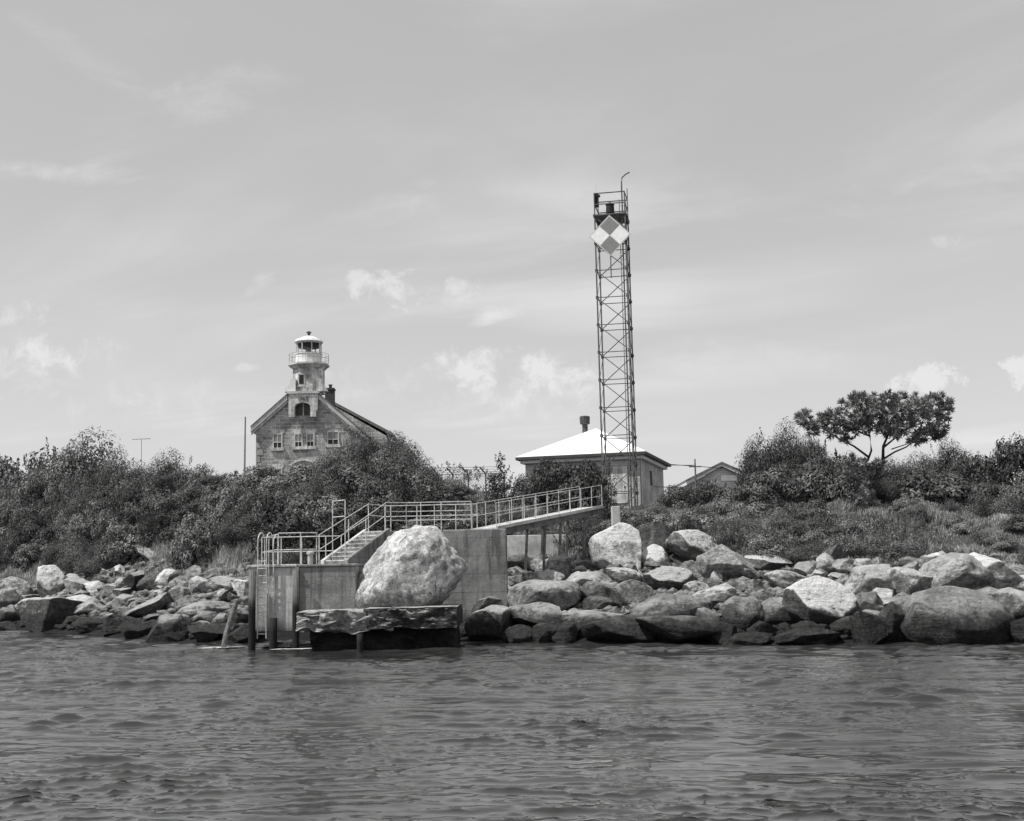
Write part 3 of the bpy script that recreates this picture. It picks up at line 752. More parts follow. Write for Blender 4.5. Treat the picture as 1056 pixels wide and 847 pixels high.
# back rail of lower landing
yb = YA+4.0; Lb = [V3((xat(p, 570, yb), yb, ZD)) for p in (270, 290, 311, 336, 352)]
railing(pier, Lb, Lb, (1.02, .5))
railing(pier, [V3((L0.x-.02, yr+.1, ZD)), V3((Lb[0].x+.1, yb-.1, ZD))], [V3((L0.x-.3, yr+1.6, ZD))], (1.0, .5))
# stair rails
def v3(p, z): return V3((p.x, p.y, z))
nr0, nr1 = n0+ac*.06, n1+ac*.06; fr0, fr1 = f0-ac*.06, f1-ac*.06
o_ = railing(pier, [v3(nr0, ZD+.1), v3(nr1, ZU)], [v3(nr0+(nr1-nr0)*q, ZD+.1+(ZU-ZD-.1)*q) for q in (.0, .5, 1)], (1.0, .55))
MB().tube([v3(nr0, ZD), v3(nr0, ZU+1.0)], RR).tube([v3(nr0, ZU+1.0), v3(fr0+ru*.3, ZU+1.0)], RR*.8).tube([v3(nr0, ZU+.45), v3(fr0+ru*.3, ZU+.45)], RR*.8).tube([v3(fr0+ru*.3, ZD), v3(fr0+ru*.3, ZU+1.0)], RR*.9).build('gate_frame', M['rail'], pier)
railing(pier, [v3(fr0-ru*.5, ZD), v3(fr1, ZU)], [v3(fr0-ru*.5, ZD), v3(fr0+(fr1-fr0)*.5, (ZD+ZU)/2), v3(fr1, ZU)], (1.0, .5))
# upper walk rails
yn, yf = YB+.2, YB+1.6
U = [v3(nr1, ZU)] + [V3((xat(p, 530, yn), yn, ZU)) for p in (419, 434, 455, 486)] 
railing(pier, U, U[1:], (1.02, .70, .38))
U2 = [v3(fr1, ZU), V3((f1.x+.5, YB+1.6, ZU))] + [V3((xat(p, 530, yf), yf, ZU)) for p in (403, 430, 448, 470, 492)]
railing(pier, U2, U2[1:], (1.0, .6))
# hoop ladder
lad = MB(); xl0, xl1 = xat(265.5, 600, YA-.25), xat(274.5, 600, YA-.25); yl = YA-.22
for xx in (xl0, xl1):
    pts = [V3((xx, yl, .35)), V3((xx, yl, ZD+.75))] + [V3((xx+ (.0), yl+.55-.55*math.cos(a), ZD+.75+.30*math.sin(a))) for a in (.4, .9, 1.4, 1.8, 2.3, 2.8)] + [V3((xx, yl+1.1, ZD))]
    lad.tube(pts, RR*.9)
ladder = lad.build('ladder', M['rail'], pier)
for k in range(11): MB().tube([V3((xl0, yl, .5+k*.23)), V3((xl1, yl, .5+k*.23))], .014).build('rung', M['rail'], ladder)
hp = MB()
for xx in (xat(277, 600, YA-.1), xat(282, 600, YA-.1)):
    hp.tube([V3((xx, YA-.1, 1.1)), V3((xx, YA-.1, ZD+.7))] + [V3((xx+.0, YA+.25-.35*math.cos(a), ZD+.7+.25*math.sin(a))) for a in (.5, 1.1, 1.6, 2.1, 2.7)] + [V3((xx, YA+.6, ZD))], RR*.8)
hp.build('grab_hoop', M['rail'], pier)
# a bollard on deck
MB().lathe([(.09, 0), (.09, .32), (.13, .34), (.13, .40), (.05, .43)], (xat(319, 580, 41), 41.2, ZD), 12).build('mooring_post', M['pad'], pier, smooth=False)

def pile(px, y, ztop, r, label, lean=0.0):
    x = xat(px, 620, y)
    o = MB().tube([V3((0, 0, -1.5)), V3((lean*.3, 0, 0)), V3((lean, 0, ztop*.5)), V3((lean*1.2, 0, ztop))], r, 14, r*.93).build('timber_pile', M['pile'], None, smooth=False)
    o.location = (x, y, 0); tag(o, label, 'pile', 'timber fender piles')
    for p in o.data.polygons: p.use_smooth = len(p.vertices) == 4
pile(260, YA-.28, 2.5, .12, 'tall dark timber pile at the left corner of the pier')
pile(305, YA-.22, 2.5, .115, 'tall dark timber pile at the joint of pale and grey pier wall')
pile(282, YA-.24, 1.0, .13, 'short dark timber pile between the two tall ones')
pile(371, 37.35, .55, .10, 'stub of a timber pile standing in front of the ledge')
o = MB().tube([V3((0, 0, -.4)), V3((.12, .1, .5)), V3((.42, .3, 1.55))], .10, 10, .085).build('leaning_timber', M['wood']); o.location = (xat(229, 640, 41.0), 41.0, 0)
tag(o, 'pale weathered timber leaning against the stones left of the pier', 'timber')

# foam where the water slaps the piles
def foam():
    mb = MB(); r = random.Random(4)
    for (px, py, w, h) in ((222, 670, .9, .35), (243, 671, .7, .3), (296, 670, .7, .22), (326, 671.5, 1.3, .30), (172, 664, .6, .3)):
        c = W(px, py, 39.3 if px > 250 else 41.2); n = 22
        for j in range(5):
            cx, cy = c.x+r.uniform(-w, w)*.5, c.y+r.uniform(-h, h)*.6
            pts = [(cx+math.cos(2*PI*i/n)*w*.35*r.uniform(.6, 1.2), cy+math.sin(2*PI*i/n)*h*.4*r.uniform(.6, 1.2)) for i in range(n)]
            mb.add([(x, y, .034+j*.004) for x, y in pts], [tuple(range(n))])
    o = mb.build('foam', M['white']); tag(o, 'thin white foam on the water around the pier piles', 'foam', kind='stuff')
foam()
# ledge under the boulder
def ledge():
    t = empty('concrete_ledge', (0, 0, 0), 'rough dark concrete ledge at the water carrying the huge boulder', 'ledge')
    def rough(x0, x1, y0, y1, z0, z1, amp, seed, nx, ny, nz):
        bm = bmesh.new()
        bmesh.ops.create_cube(bm, size=1)
        bmesh.ops.subdivide_edges(bm, edges=bm.edges, cuts=26, use_grid_fill=True)
        for v in bm.verts:
            p = V3((x0+(v.co.x+.5)*(x1-x0), y0+(v.co.y+.5)*(y1-y0), z0+(v.co.z+.5)*(z1-z0)))
            n_ = noise.fractal(p*1.7+V3((seed, 0, 0)), .8, 2.1, 6); n2_ = noise.fractal(p*1.3+V3((0, seed+20, 0)), .9, 2.1, 4)
            v.co = p + V3((n2_*amp*.5, n_*amp, n2_*amp*(.8 if v.co.z < .4 else .25)))
        me = bpy.data.meshes.new('m'); bm.to_mesh(me); bm.free(); return me
    xL, xM, xR = xat(309, 640, 38), xat(385, 640, 38), xat(471, 640, 38)
    for nm, args, mt in (('slab', (xL-.1, xM+.6, 38.02, 40.6, .62, 1.21, .24, 3, 0, 0, 0), 'ledgepale'), ('slab', (xM-.3, xR, 38.05, 42, .64, 1.27, .10, 8, 0, 0, 0), 'ledgedark'),
                         ('crib', (xL+.2, xR-.1, 38.8, 42, -1, .66, .16, 5, 0, 0, 0), 'crib')):
        me = rough(*args); me.materials.append(LM[mt]); o = link(me, nm, t)
LM = {}
def mat_ledge(name, top, side):
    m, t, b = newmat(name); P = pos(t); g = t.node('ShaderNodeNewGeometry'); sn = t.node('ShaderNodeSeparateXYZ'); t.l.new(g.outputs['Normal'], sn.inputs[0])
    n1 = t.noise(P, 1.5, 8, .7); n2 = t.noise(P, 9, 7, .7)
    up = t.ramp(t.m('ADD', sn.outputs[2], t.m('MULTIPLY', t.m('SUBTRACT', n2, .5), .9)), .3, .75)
    v = t.mix(up, t.m('MULTIPLY', t.ramp(n1, .35, .65, .4, 1.5), side), t.m('MULTIPLY', t.ramp(n2, .3, .7, .6, 1.25), top))  # sunlit top and shaded sides painted in by surface normal
    t.put(b.inputs['Base Color'], v); b.inputs['Roughness'].default_value = .8
    t.l.new(t.bump(t.m('ADD', n1, n2), .05), b.inputs['Normal']); return m
LM['ledgepale'] = mat_ledge('crumbling_ledge', .36, .20); LM['ledgedark'] = mat_ledge('shade_painted_ledge', .36, .045); LM['crib'] = mat_ledge('crib_face', .05, .018)
ledge()

# ------------------------------------------------------------------ gangway
gw = empty('gangway', (0, 0, 0), 'long sloping metal footbridge with double pipe railings rising to the island', 'footbridge')
g0 = W(512, 548, YB+.6); g1 = W(621, 523.5, 52.5); g0.z = ZU+.02
gd = (g1-g0).normalized(); gs = V3((-gd.y, gd.x, 0)).normalized(); GW = 1.05
def strip(mb, a, b, s0, s1, z0, z1):
    vs = [p + gs*s + V3((0, 0, z)) for p in (a, b) for s, z in ((s0, z0), (s1, z0), (s1, z1), (s0, z1))]
    return mb.add(vs, [(0,1,2,3), (7,6,5,4), (0,4,5,1), (1,5,6,2), (2,6,7,3), (3,7,4,0)])
strip(MB(), g0, g1, 0, GW, 0, .05).build('deck', M['concpale'], gw)
strip(MB(), g0, g1, -.05, 0, -.02, .10).build('kerb_edge', M['pad'], gw)
for s in (.05, GW-.15): strip(MB(), g0+V3((0,0,-.0)), g1, s, s+.10, -.27, -.004).build('girder', M['steel'], gw)
L = (g1-g0).length; npst = 9
for s in (.0, GW):
    pts = [g0+gs*s, g1+gs*s]
    pp = [g0+gs*s+gd*(L*k/npst) for k in range(npst+1)]
    railing(gw, pts, pp, (.95, .50), r=.014)
for (px, y, top, bot) in ((560, 48.4, 0, 0), (577, 49.5, 0, 0), (604, 51.3, 0, 0)):
    q = g0 + gd*((y-g0.y)/gd.y)
    for s in (.12, GW-.12):
        b_ = q+gs*s; MB().bar(b_+V3((0, 0, -.26)), V3((b_.x-.15, b_.y, tz(b_.x, b_.y)-.4)), .11, .11).build('support_leg', M['wood'], gw)
# pale concrete slab behind and pale stub
o = MB().box((0, 0, -.6), (xat(584, 560, 52.8)-xat(517, 560, 52.8), .35, .95)).build('retaining_wall', M['pad'], bevel=.02); o.location = (xat(517, 560, 52.8), 52.8, 2.75)
o.location.z = zat(550, 575, 52.8); tag(o, 'low bright concrete retaining wall behind the gangway supports', 'wall')
o = MB().prism([(0, 0), (.36, 0), (.36, .5), (0, .5)], -1.0, 1.0).build('concrete_stub', M['pad'], bevel=.02); pz = W(635.5, 534, 53.6); o.location = (pz.x-.18, 53.6, pz.z-.5)
tag(o, 'narrow pale concrete stub right of the gangway end', 'concrete post')

# ------------------------------------------------------------------ steel tower
TY = 60.0
def steel_tower():
    c = W(640, 515, TY); base = V3((c.x, TY, tz(c.x, TY)))
    t = empty('light_tower', base, 'tall square steel lattice light tower carrying a diamond checked board', 'tower')
    t.rotation_euler = (0, TLEAN, math.radians(-11))
    s = 1.50; H = zat(628, 197, TY-.9) - base.z; ztop_plat = zat(628, 221, TY-.9)-base.z
    h = s/2; cs = [(-h, -h), (h, -h), (h, h), (-h, h)]
    for (a, b) in cs: MB().bar((a, b, -.4), (a, b, ztop_plat), .066).build('leg', M['steel'], t)
    n = int(round(ztop_plat/1.40)); st = ztop_plat/n; br = MB()
    brk = [MB() for _ in range(4)]
    for i in range(n):
        z0, z1 = i*st, (i+1)*st
        for k in range(4):
            a, b = cs[k], cs[(k+1) % 4]
            brk[k].bar((a[0], a[1], z1-.03), (b[0], b[1], z1-.03), .036, .036)
            if i < n:
                brk[k].bar((b[0]*.99, b[1]*.99, z0+.03), (a[0]*.99, a[1]*.99, z1-.06), .038 if k % 2 == 0 else .024)
            brk[k].box((a[0]-.07, a[1]-.012 if a[1] < 0 else a[1]-.05, z1-.09), (a[0]+.07, a[1]+.05 if a[1] < 0 else a[1]+.012, z1+.05))
    for b_ in brk: b_.build('bracing', M['steel'], t)
    ld = MB().tube([(.35, h-.12, 0), (.35, h-.12, H)], .018).tube([(.68, h-.12, 0), (.68, h-.12, H)], .018)
    for k in range(int(H/.4)): ld.tube([(.35, h-.12, .3+k*.4), (.68, h-.12, .3+k*.4)], .010, 4)
    ld.build('ladder', M['steel'], t)
    MB().tube([(h-.16, -h+.1, 0), (h-.16, -h+.1, ztop_plat)], .035).build('conduit', M['steel'], t)
    MB().box((-h-.08, -h-.08, ztop_plat), (h+.08, h+.08, ztop_plat+.07)).build('platform', M['steel'], t)
    rl = MB(); hr = H-ztop_plat
    for (a, b) in cs: rl.bar((a, b, ztop_plat), (a, b, H), .055)
    for zz in (H-.03, ztop_plat+hr*.5):
        for k in range(4): a, b = cs[k], cs[(k+1) % 4]; rl.bar((*a, zz), (*b, zz), .045)
    rl.build('railing', M['steel'], t)
    # knee brackets under platform
    kb = MB()
    for (a, b) in cs: kb.bar((a, b, ztop_plat-.7), (0, b, ztop_plat-.03), .05)
    kb.build('bracket', M['steel'], t)
    MB().lathe([(.16, 0), (.16, .2), (.22, .22), (.20, .62), (.24, .66), (.08, .78)], (-.05, -.05, ztop_plat+.07), 12).build('lamp', M['dark'], t)
    MB().box((-.35, -.3, ztop_plat+.07), (.32, .3, ztop_plat+.10)).build('lamp_base', M['white'], t)
    MB().box((-h+.02, -h+.05, ztop_plat+.5), (-h+.2, -h+.22, ztop_plat+1.15)).box((-h+.0, -h, ztop_plat+1.0), (-h+.28, -h+.2, ztop_plat+1.1)).build('control_box', M['dark'], t)
    MB().tube([(-h+.08, -h, H), (-h+.08, -h, H+.42)], .022).build('whip_aerial', M['white'], t)
    MB().tube([(h-.12, -h, ztop_plat), (h-.12, -h, H+.45), (h-.08, -h, H+.68), (h+.08, -h, H+.82), (h+.30, -h, H+.93)], .035).build('davit', M['steel'], t)
    MB().tube([(h+.12, -h+.3, ztop_plat-.4), (h+.12, -h+.3, H+.2)], .025).build('mast_rod', M['galv'], t)
    # daymark: diamond of four squares with a pale border
    zc = zat(627, 242, TY-1)-base.z; d = 22.3*TY/F/1.01; yb = -h-.10; xc = -.02
    bo = empty('tmp', (0, 0, 0), None, None); bpy.data.objects.remove(bo)
    def sq(cx, cz, r, y0, y1): return MB().slabxz([(cx-r, cz), (cx, cz-r), (cx+r, cz), (cx, cz+r)], y0, y1)
    bd = sq(xc, zc, d, yb, yb+.03).build('daymark_board', M['board_pale2'], t)
    q = d*.455
    for (dx, dz, mt) in ((0, .47, 'board_dark'), (0, -.47, 'board_dark'), (-.47, 0, 'board_pale'), (.47, 0, 'board_pale')):
        sq(xc+dx*d, zc+dz*d, q, yb-.006, yb-.001).build('daymark_square', M[mt], bd)
    MB().bar((xc, yb+.05, zc-d-1.1), (xc, yb+.05, zc+d*.8), .05).bar((-h, yb+.06, zc+.3), (h, yb+.06, zc+.3), .05).bar((-h, yb+.06, zc-.45), (h, yb+.06, zc-.45), .05).build('board_mount', M['steel'], t)
TLEAN = 0.0
M['board_pale2'] = surface('daymark_border', .62, .7, 4, .1, 0)
steel_tower()

# ------------------------------------------------------------------ lighthouse
def lighthouse():
    Y = 105.0; lx = lambda px, py=440, y=Y: xat(px, py, y)
    gz = tz(lx(313), Y)
    t = empty('lighthouse', (lx(313), Y, gz), 'granite keeper house with a white lantern tower rising from its front gable', 'lighthouse')
    inv = -V3((lx(313), Y, gz))
    def fin(mb, name, m, par=None, **k):
        mb.v = [tuple(V3(v)+inv) for v in mb.v]; return mb.build(name, m, par or t, **k)
    xl, xr = lx(264.5), lx(361.5); xc = (xl+xr)/2; ze = zat(313, 440, Y); zp = zat(313, 398, Y)
    wl = MB().slabxz([(xl, gz-1), (xr, gz-1), (xr, ze), (xc, zp), (xl, ze)], Y, Y+11)
    fin(wl, 'wall', M['granite'])
    # front gable rakes: thick pale cornice; roof behind
    oh = .42; sl = (zp-ze)/(xc-xl)
    for sg, x0 in ((-1, xl), (1, xr)):
        xe = x0+sg*oh; zz = ze-oh*sl; xi = lx(297.0) if sg < 0 else lx(328.0); zi = zp-abs(xi-xc)*sl
        def strip_(a0, a1, y0, y1, name, m, xin=None, zin=None):
            xin = xi if xin is None else xin; zin = zi if zin is None else zin
            pl = [(xe, zz+a0), (xin, zin+a0), (xin, zin+a1), (xe, zz+a1)]
            fin(MB().slabxz(pl if sg < 0 else [pl[1], pl[0], pl[3], pl[2]], y0, y1), name, m)
        strip_(-.05, .36, Y-.40, Y-.003, 'cornice', M['trim'])
        strip_(-.30, -.053, Y-.20, Y-.004, 'frieze', M['lightstone'])
        strip_(.363, .47, Y-.45, Y+2.9, 'roof', M['shingle'])
        strip_(.363, .47, Y+2.903, Y+11.3, 'roof', M['shingle'], xc, zp)
        xa, xb_ = (xe, x0-.003) if sg < 0 else (x0+.003, xe)
        fin(MB().box((xa, Y+.003, zz-.05), (xb_, Y+11, zz+.30)), 'eave_box', M['trim'])
    # rear block with a wider, lower pitched gable
    yb = Y+9.0; xr0, xr1 = xat(268, 440, yb), xat(402, 446, yb); xm = xat(336, 408, yb); zr = zat(336, 409, yb); z2 = zat(400, 444, yb)
    fin(MB().slabxz([(xr0+.5, gz-1), (xr1-.5, gz-1), (xr1-.5, z2-.3), (xm, zr-.35), (xr0+.5, z2-.3)], yb+2.05, yb+9), 'wall', M['granite'])
    fin(MB().slabxz([(xr0, z2-.25), (xm, zr-.25), (xr1, z2-.25), (xr1, z2+.05), (xm, zr+.05), (xr0, z2+.05)], yb+2, yb+9.5), 'roof', M['shingle'])
    cy = Y+5.0
    ch = fin(MB().box((xat(335, 405, cy), cy, zat(339, 420, cy)), (xat(344, 405, cy), cy+.9, zat(339, 402, cy))).box((xat(334.4, 405, cy)-.0, cy-.08, zat(339, 402, cy)), (xat(344.6, 405, cy), cy+.98, zat(339, 400.2, cy))), 'chimney', M['chimney'])
    fin(MB().lathe([(.14, 0), (.14, .3), (.2, .32), (.2, .36)], (xat(340, 405, cy), cy+.45, zat(339, 400.2, cy)), 10), 'chimney_pot', M['chimney'], ch)
    # pedestal of the tower, proud of the gable, with an arched recess
    yp = Y-.62; X = lambda p: xat(p, 415, yp); Z = lambda p: zat(313, p, yp)
    pa, pb = X(297.5), X(327.5)
    oa, ob = X(303.6), X(319.8); zt = Z(406); zb = Z(430); zs = Z(419.5); oc = (oa+ob)/2; rr = (ob-oa)/2
    # left and right jambs narrowing to corbels, arch head above
    fin(MB().slabxz([(oa-.45, zb+.0), (oa, zb), (oa, zs), (pa, zs), (pa, Z(422)), (oa-.5, Z(424))][::1] and [(oa-.5, zb), (oa-.003, zb), (oa-.003, zs), (pa, zs), (pa, zs-.25), (oa-.5, zs-.45)], yp, Y-.41), 'corbel', M['lightstone'])
    fin(MB().slabxz([(ob+.003, zb), (ob+.5, zb), (ob+.5, zs-.45), (pb, zs-.25), (pb, zs), (ob+.003, zs)], yp, Y-.41), 'corbel', M['lightstone'])
    arch = [(oc+rr*math.cos(a), zs+.004+rr*.55*math.sin(a)) for a in np.linspace(PI, 0, 13)]
    poly_n = len(arch); mb = MB()
    for (x0, z0), (x1, z1) in zip(arch[:-1], arch[1:]): mb.slabxz([(x0, z0), (x1, z1), (x1, zt), (x0, zt)], yp, Y+.9)
    mb.slabxz([(pa, zs+.004), (oa, zs+.004), (oa, zt), (pa, zt)], yp, Y+.9); mb.slabxz([(ob, zs+.004), (pb, zs+.004), (pb, zt), (ob, zt)], yp, Y+.9)
    fin(mb, 'pedestal', M['lightstone'])
    fin(MB().slabxz([(oa+.03, zb+.2), (ob-.03, zb+.2)] + [(oc+(rr-.02)*math.cos(a), zs+rr*.5*math.sin(a)) for a in np.linspace(0, PI, 9)], Y-.03, Y-.006), 'arched_opening', M['darkglass'])
    fin(MB().box((oc-.05, Y-.06, zb+.2), (oc+.05, Y-.032, zs+.5)), 'mullion', M['trim'])
    fin(MB().box((pa-.12, yp-.10, zt+.003), (pb+.12, Y+1.0, zt+.22)), 'ledge_course', M['trim'])
    # date panel
    fin(MB().box((X(307.5), yp-.03, Z(413.2)), (X(317), yp-.004, Z(408.6))), 'date_panel', M['lightstone'])
    cu = bpy.data.curves.new('date', 'FONT'); cu.body = '1869'; cu.size = .42; cu.align_x = 'CENTER'; cu.align_y = 'CENTER'; cu.extrude = .01; cu.resolution_u = 3
    co = bpy.data.objects.new('date', cu); COL.objects.link(co); bpy.context.view_layer.update()
    me = bpy.data.meshes.new_from_object(co.evaluated_get(bpy.context.evaluated_depsgraph_get())); bpy.data.objects.remove(co)
    me.materials.clear(); me.materials.append(M['dark']); o = link(me, 'date_numerals', t); o.rotation_euler = (PI/2, 0, 0); o.location = V3((X(312.2), yp-.045, Z(411)))+inv
    # octagonal tower shaft
    tc = V3((lx(316.2, 390), Y+1.15, 0)); R = (lx(332.7, 390)-lx(299.7, 390))/2*1.03
    zt1 = zat(316, 375.5, Y); zb1 = zt+.2
    sh = fin(MB().lathe([(R*1.02, zb1), (R, zb1+.3), (R*.985, zt1-.35), (R*1.05, zt1-.3), (R*1.18, zt1-.1)], tc, 8, PI/8), 'tower_shaft', M['towerstone'])
    wz0, wz1 = zat(311, 396.5, Y), zat(311, 387, Y); ya = tc.y-R*.924*1.0; wx = lx(311.2, 390)
    w_ = fin(MB().box((wx-.30, ya-.05, wz0-.12), (wx+.30, ya+.1, wz1+.12)), 'window', M['lightstone'])
    fin(MB().box((wx-.19, ya-.075, wz0), (wx+.19, ya-.053, wz1)), 'pane', M['dark'], w_)
    fin(MB().box((wx-.36, ya-.12, wz0-.24), (wx+.36, ya-.03, wz0-.123)), 'sill', M['lightstone'], w_)
    # scroll brackets at the sides
    for sg in (-1, 1):
        x0 = tc.x+sg*R*.98
        pr = [(x0-sg*.5, zb1), (x0+sg*.45, zb1), (x0+sg*.32, zb1+.35), (x0+sg*.02, zb1+.6), (x0-sg*.1, zb1+1.15), (x0-sg*.5, zb1+1.15)]
        if sg > 0: pr = pr
        else: pr = pr[::-1]
        fin(MB().slabxz(pr, tc.y-R-.12, tc.y-R*.55), 'scroll_bracket', M['white'] if sg < 0 else M['lightstone'])
    Rg = (lx(338.3, 376)-lx(294, 376))/2
    gal = fin(MB().lathe([(R*1.15, zt1-.1), (Rg, zt1-.02), (Rg, zt1+.12), (R*.8, zt1+.14)], tc, 8, PI/8), 'gallery', M['trim'])
    zg = zt1+.14; zg1 = zat(316, 363.2, Y); zg2 = zat(316, 351.5, Y)
    Rl = (lx(329.3, 370)-lx(302, 370))/2
    fin(MB().lathe([(Rl, zg), (Rl, zg1-.06), (Rl+.06, zg1-.05), (Rl+.06, zg1)], tc, 16), 'lantern_base', M['white'])
    rm = MB()
    for zz in (.45, .85):
        rm.tube([tc+V3((Rg*.93*math.cos(a), Rg*.93*math.sin(a), zg+zz)) for a in np.linspace(0, 2*PI, 25)], 0.014, 5)
    ro = fin(rm, 'gallery_railing', M['galv'])
    for k in range(16):
        a = 2*PI*k/16; p = tc+V3((Rg*.93*math.cos(a), Rg*.93*math.sin(a), zg)); fin(MB().tube([p, p+V3((0, 0, .87))], .012, 5), 'baluster', M['galv'], ro)
    ln = MB()
    for k in range(8):
        a = 2*PI*(k+.5)/8; p = tc+V3((Rl*.95*math.cos(a), Rl*.95*math.sin(a), 0)); ln.bar(p+V3((0, 0, zg1)), p+V3((0, 0, zg2)), .09)
    zm = zg2-.42
    ln.lathe([(Rl*.97, zg2-.08), (Rl*.97, zg2)], tc, 16)
    lo = fin(ln, 'lantern_frame', M['trim'])
    fin(MB().lathe([(Rl*.80, zm), (Rl*.86, zg2-.1)], tc, 16), 'lantern_shade', M['dark'])
    fin(MB().lathe([(.16, zg1), (.22, zg1+.3), (.22, zg1+.75), (.1, zg1+.9)], tc, 12), 'lens', M['galv'])
    zr0 = zg2; zr1 = zat(316, 344, Y)
    hgt = zr1-zr0
    dm = fin(MB().lathe([(Rl*1.06, zr0), (Rl*1.10, zr0+.08), (Rl*.98, zr0+.28), (Rl*.72, zr0+hgt*.62), (Rl*.38, zr0+hgt*.88), (Rl*.14, zr0+hgt)], tc, 16), 'lantern_roof', M['white'])
    zb2 = zat(316, 339.2, Y)
    fin(MB().lathe([(.12, zr1-.05), (.12, zr1+.2), (.22, zr1+.28), (.24, (zr1+zb2)/2+.1), (.1, zb2)], tc, 12), 'ventilator', M['darktrim'], dm)
    # gable windows
    def window(p0, p1, q0, q1, arched=False, sashes=True):
        x0, x1 = lx(p0, q0), lx(p1, q0); z1, z0 = zat(p0, q0, Y), zat(p0, q1, Y); xm = (x0+x1)/2; zm = z0+(z1-z0)*.42
        f = MB().box((x0-.10, Y-.07, z0), (x0, Y-.005, z1)).box((x1, Y-.07, z0), (x1+.10, Y-.005, z1)).box((x0, Y-.068, zm-.04), (x1, Y-.006, zm+.04))
        if arched:
            r = (x1-x0)/2+.1; pts = [(xm+r*math.cos(a), z1+.45*r*math.sin(a)) for a in np.linspace(0, PI, 9)]
            f.slabxz(pts, Y-.07, Y-.005)
        else: f.box((x0-.1, Y-.07, z1+.001), (x1+.1, Y-.005, z1+.1))
        f.box((xm-.025, Y-.066, z0), (xm+.025, Y-.006, zm-.04)).box((xm-.025, Y-.066, zm+.04), (xm+.025, Y-.006, z1))
        fo = fin(f, 'window', M['trim'])
        fin(MB().box((x0+.001, Y-.04, z0), (x1-.001, Y-.01, zm-.041)), 'pane', M['dark'], fo)
        fin(MB().box((x0+.001, Y-.045, zm+.041), (x1-.001, Y-.01, z1-.001)), 'pane', M['pane_reflection'], fo)
        fin(MB().box((x0-.25, Y-.16, z0-.26), (x1+.25, Y-.002, z0-.003)), 'sill', M['lightstone'], fo)
        fin(MB().slabxz([(x0-.22, z1+.105), (x1+.22, z1+.105), (x1+.28, z1+.42), (x0-.28, z1+.42)], Y-.03, Y-.002) if not arched else MB().slabxz([(x0-.25, z1+.36), (x1+.25, z1+.36), (x1+.3, z1+.6), (x0-.3, z1+.6)], Y-.03, Y-.002), 'lintel', M['lightstone'], fo)
    window(282.5, 290.2, 448.5, 462); window(304.6, 311, 448.5, 460.8); window(317, 323.3, 448, 460.4); window(338.5, 348.5, 446, 458.5, True)
    window(284, 290, 484, 496)
    # belt of pale arch stones over the lower centre bay
    am = MB(); xa = lx(313); rr = lx(325)-xa
    for a0, a1 in zip(np.linspace(PI*.92, PI*.08, 12)[:-1], np.linspace(PI*.92, PI*.08, 12)[1:]):
        p = [(xa+rr*k*math.cos(a), zat(313, 482, Y)+rr*.55*k*math.sin(a)) for a, k in ((a0, 1), (a1, 1), (a1, 1.25), (a0, 1.25))]
        am.slabxz(p[::-1], Y-.06, Y-.004)
    fin(am, 'arch_stones', M['lightstone'])
    q = MB()
    for k in range(12):
        z = ze-.6-k*.6
        q.box((xl-.03, Y-.035, z), (xl+(.55 if k % 2 else .32), Y-.002, z+.52))
    fin(q, 'quoins', M['quoin'])
M['darkglass'] = surface('dark_glass', .06, .3, 3, .5, 0)
M['towerstone'] = surface('patchy_painted_stone', .7, .85, 1.2, .6, .02, stain=.3)
M['quoin'] = surface('quoin_stone', .4, .9, 2, .4, .01)
lighthouse()
# flagpole at the house's left
pz = W(252, 476, 100); o = MB().tube([V3((0, 0, 0)), V3((.05, 0, zat(252, 430, 100)-tz(pz.x, 100)))], .09, 8, .06).build('flagpole', M['galv']); o.location = (pz.x, 100, tz(pz.x, 100))
tag(o, 'plain slim pole standing left of the granite lighthouse', 'pole')
# television aerial
ax = W(147, 470, 90); zt_ = zat(145, 453, 90); z0 = tz(ax.x, 90)
ant = empty('television_aerial', (ax.x, 90, z0), 'thin television aerial poking above the left shrubs', 'aerial')
MB().tube([V3((0, 0, 0)), V3((-.1, 0, zt_-z0))], .018, 6).build('mast', M['steel'], ant)
a_ = MB().tube([V3((-.75, 0, zt_-z0-.02)), V3((.55, .1, zt_-z0+.05))], .014, 5)
for k in range(5): a_.tube([V3((-.7+k*.28, -.3, zt_-z0)), V3((-.7+k*.28, .3, zt_-z0))], .011, 4)
a_.build('elements', M['steel'], ant)

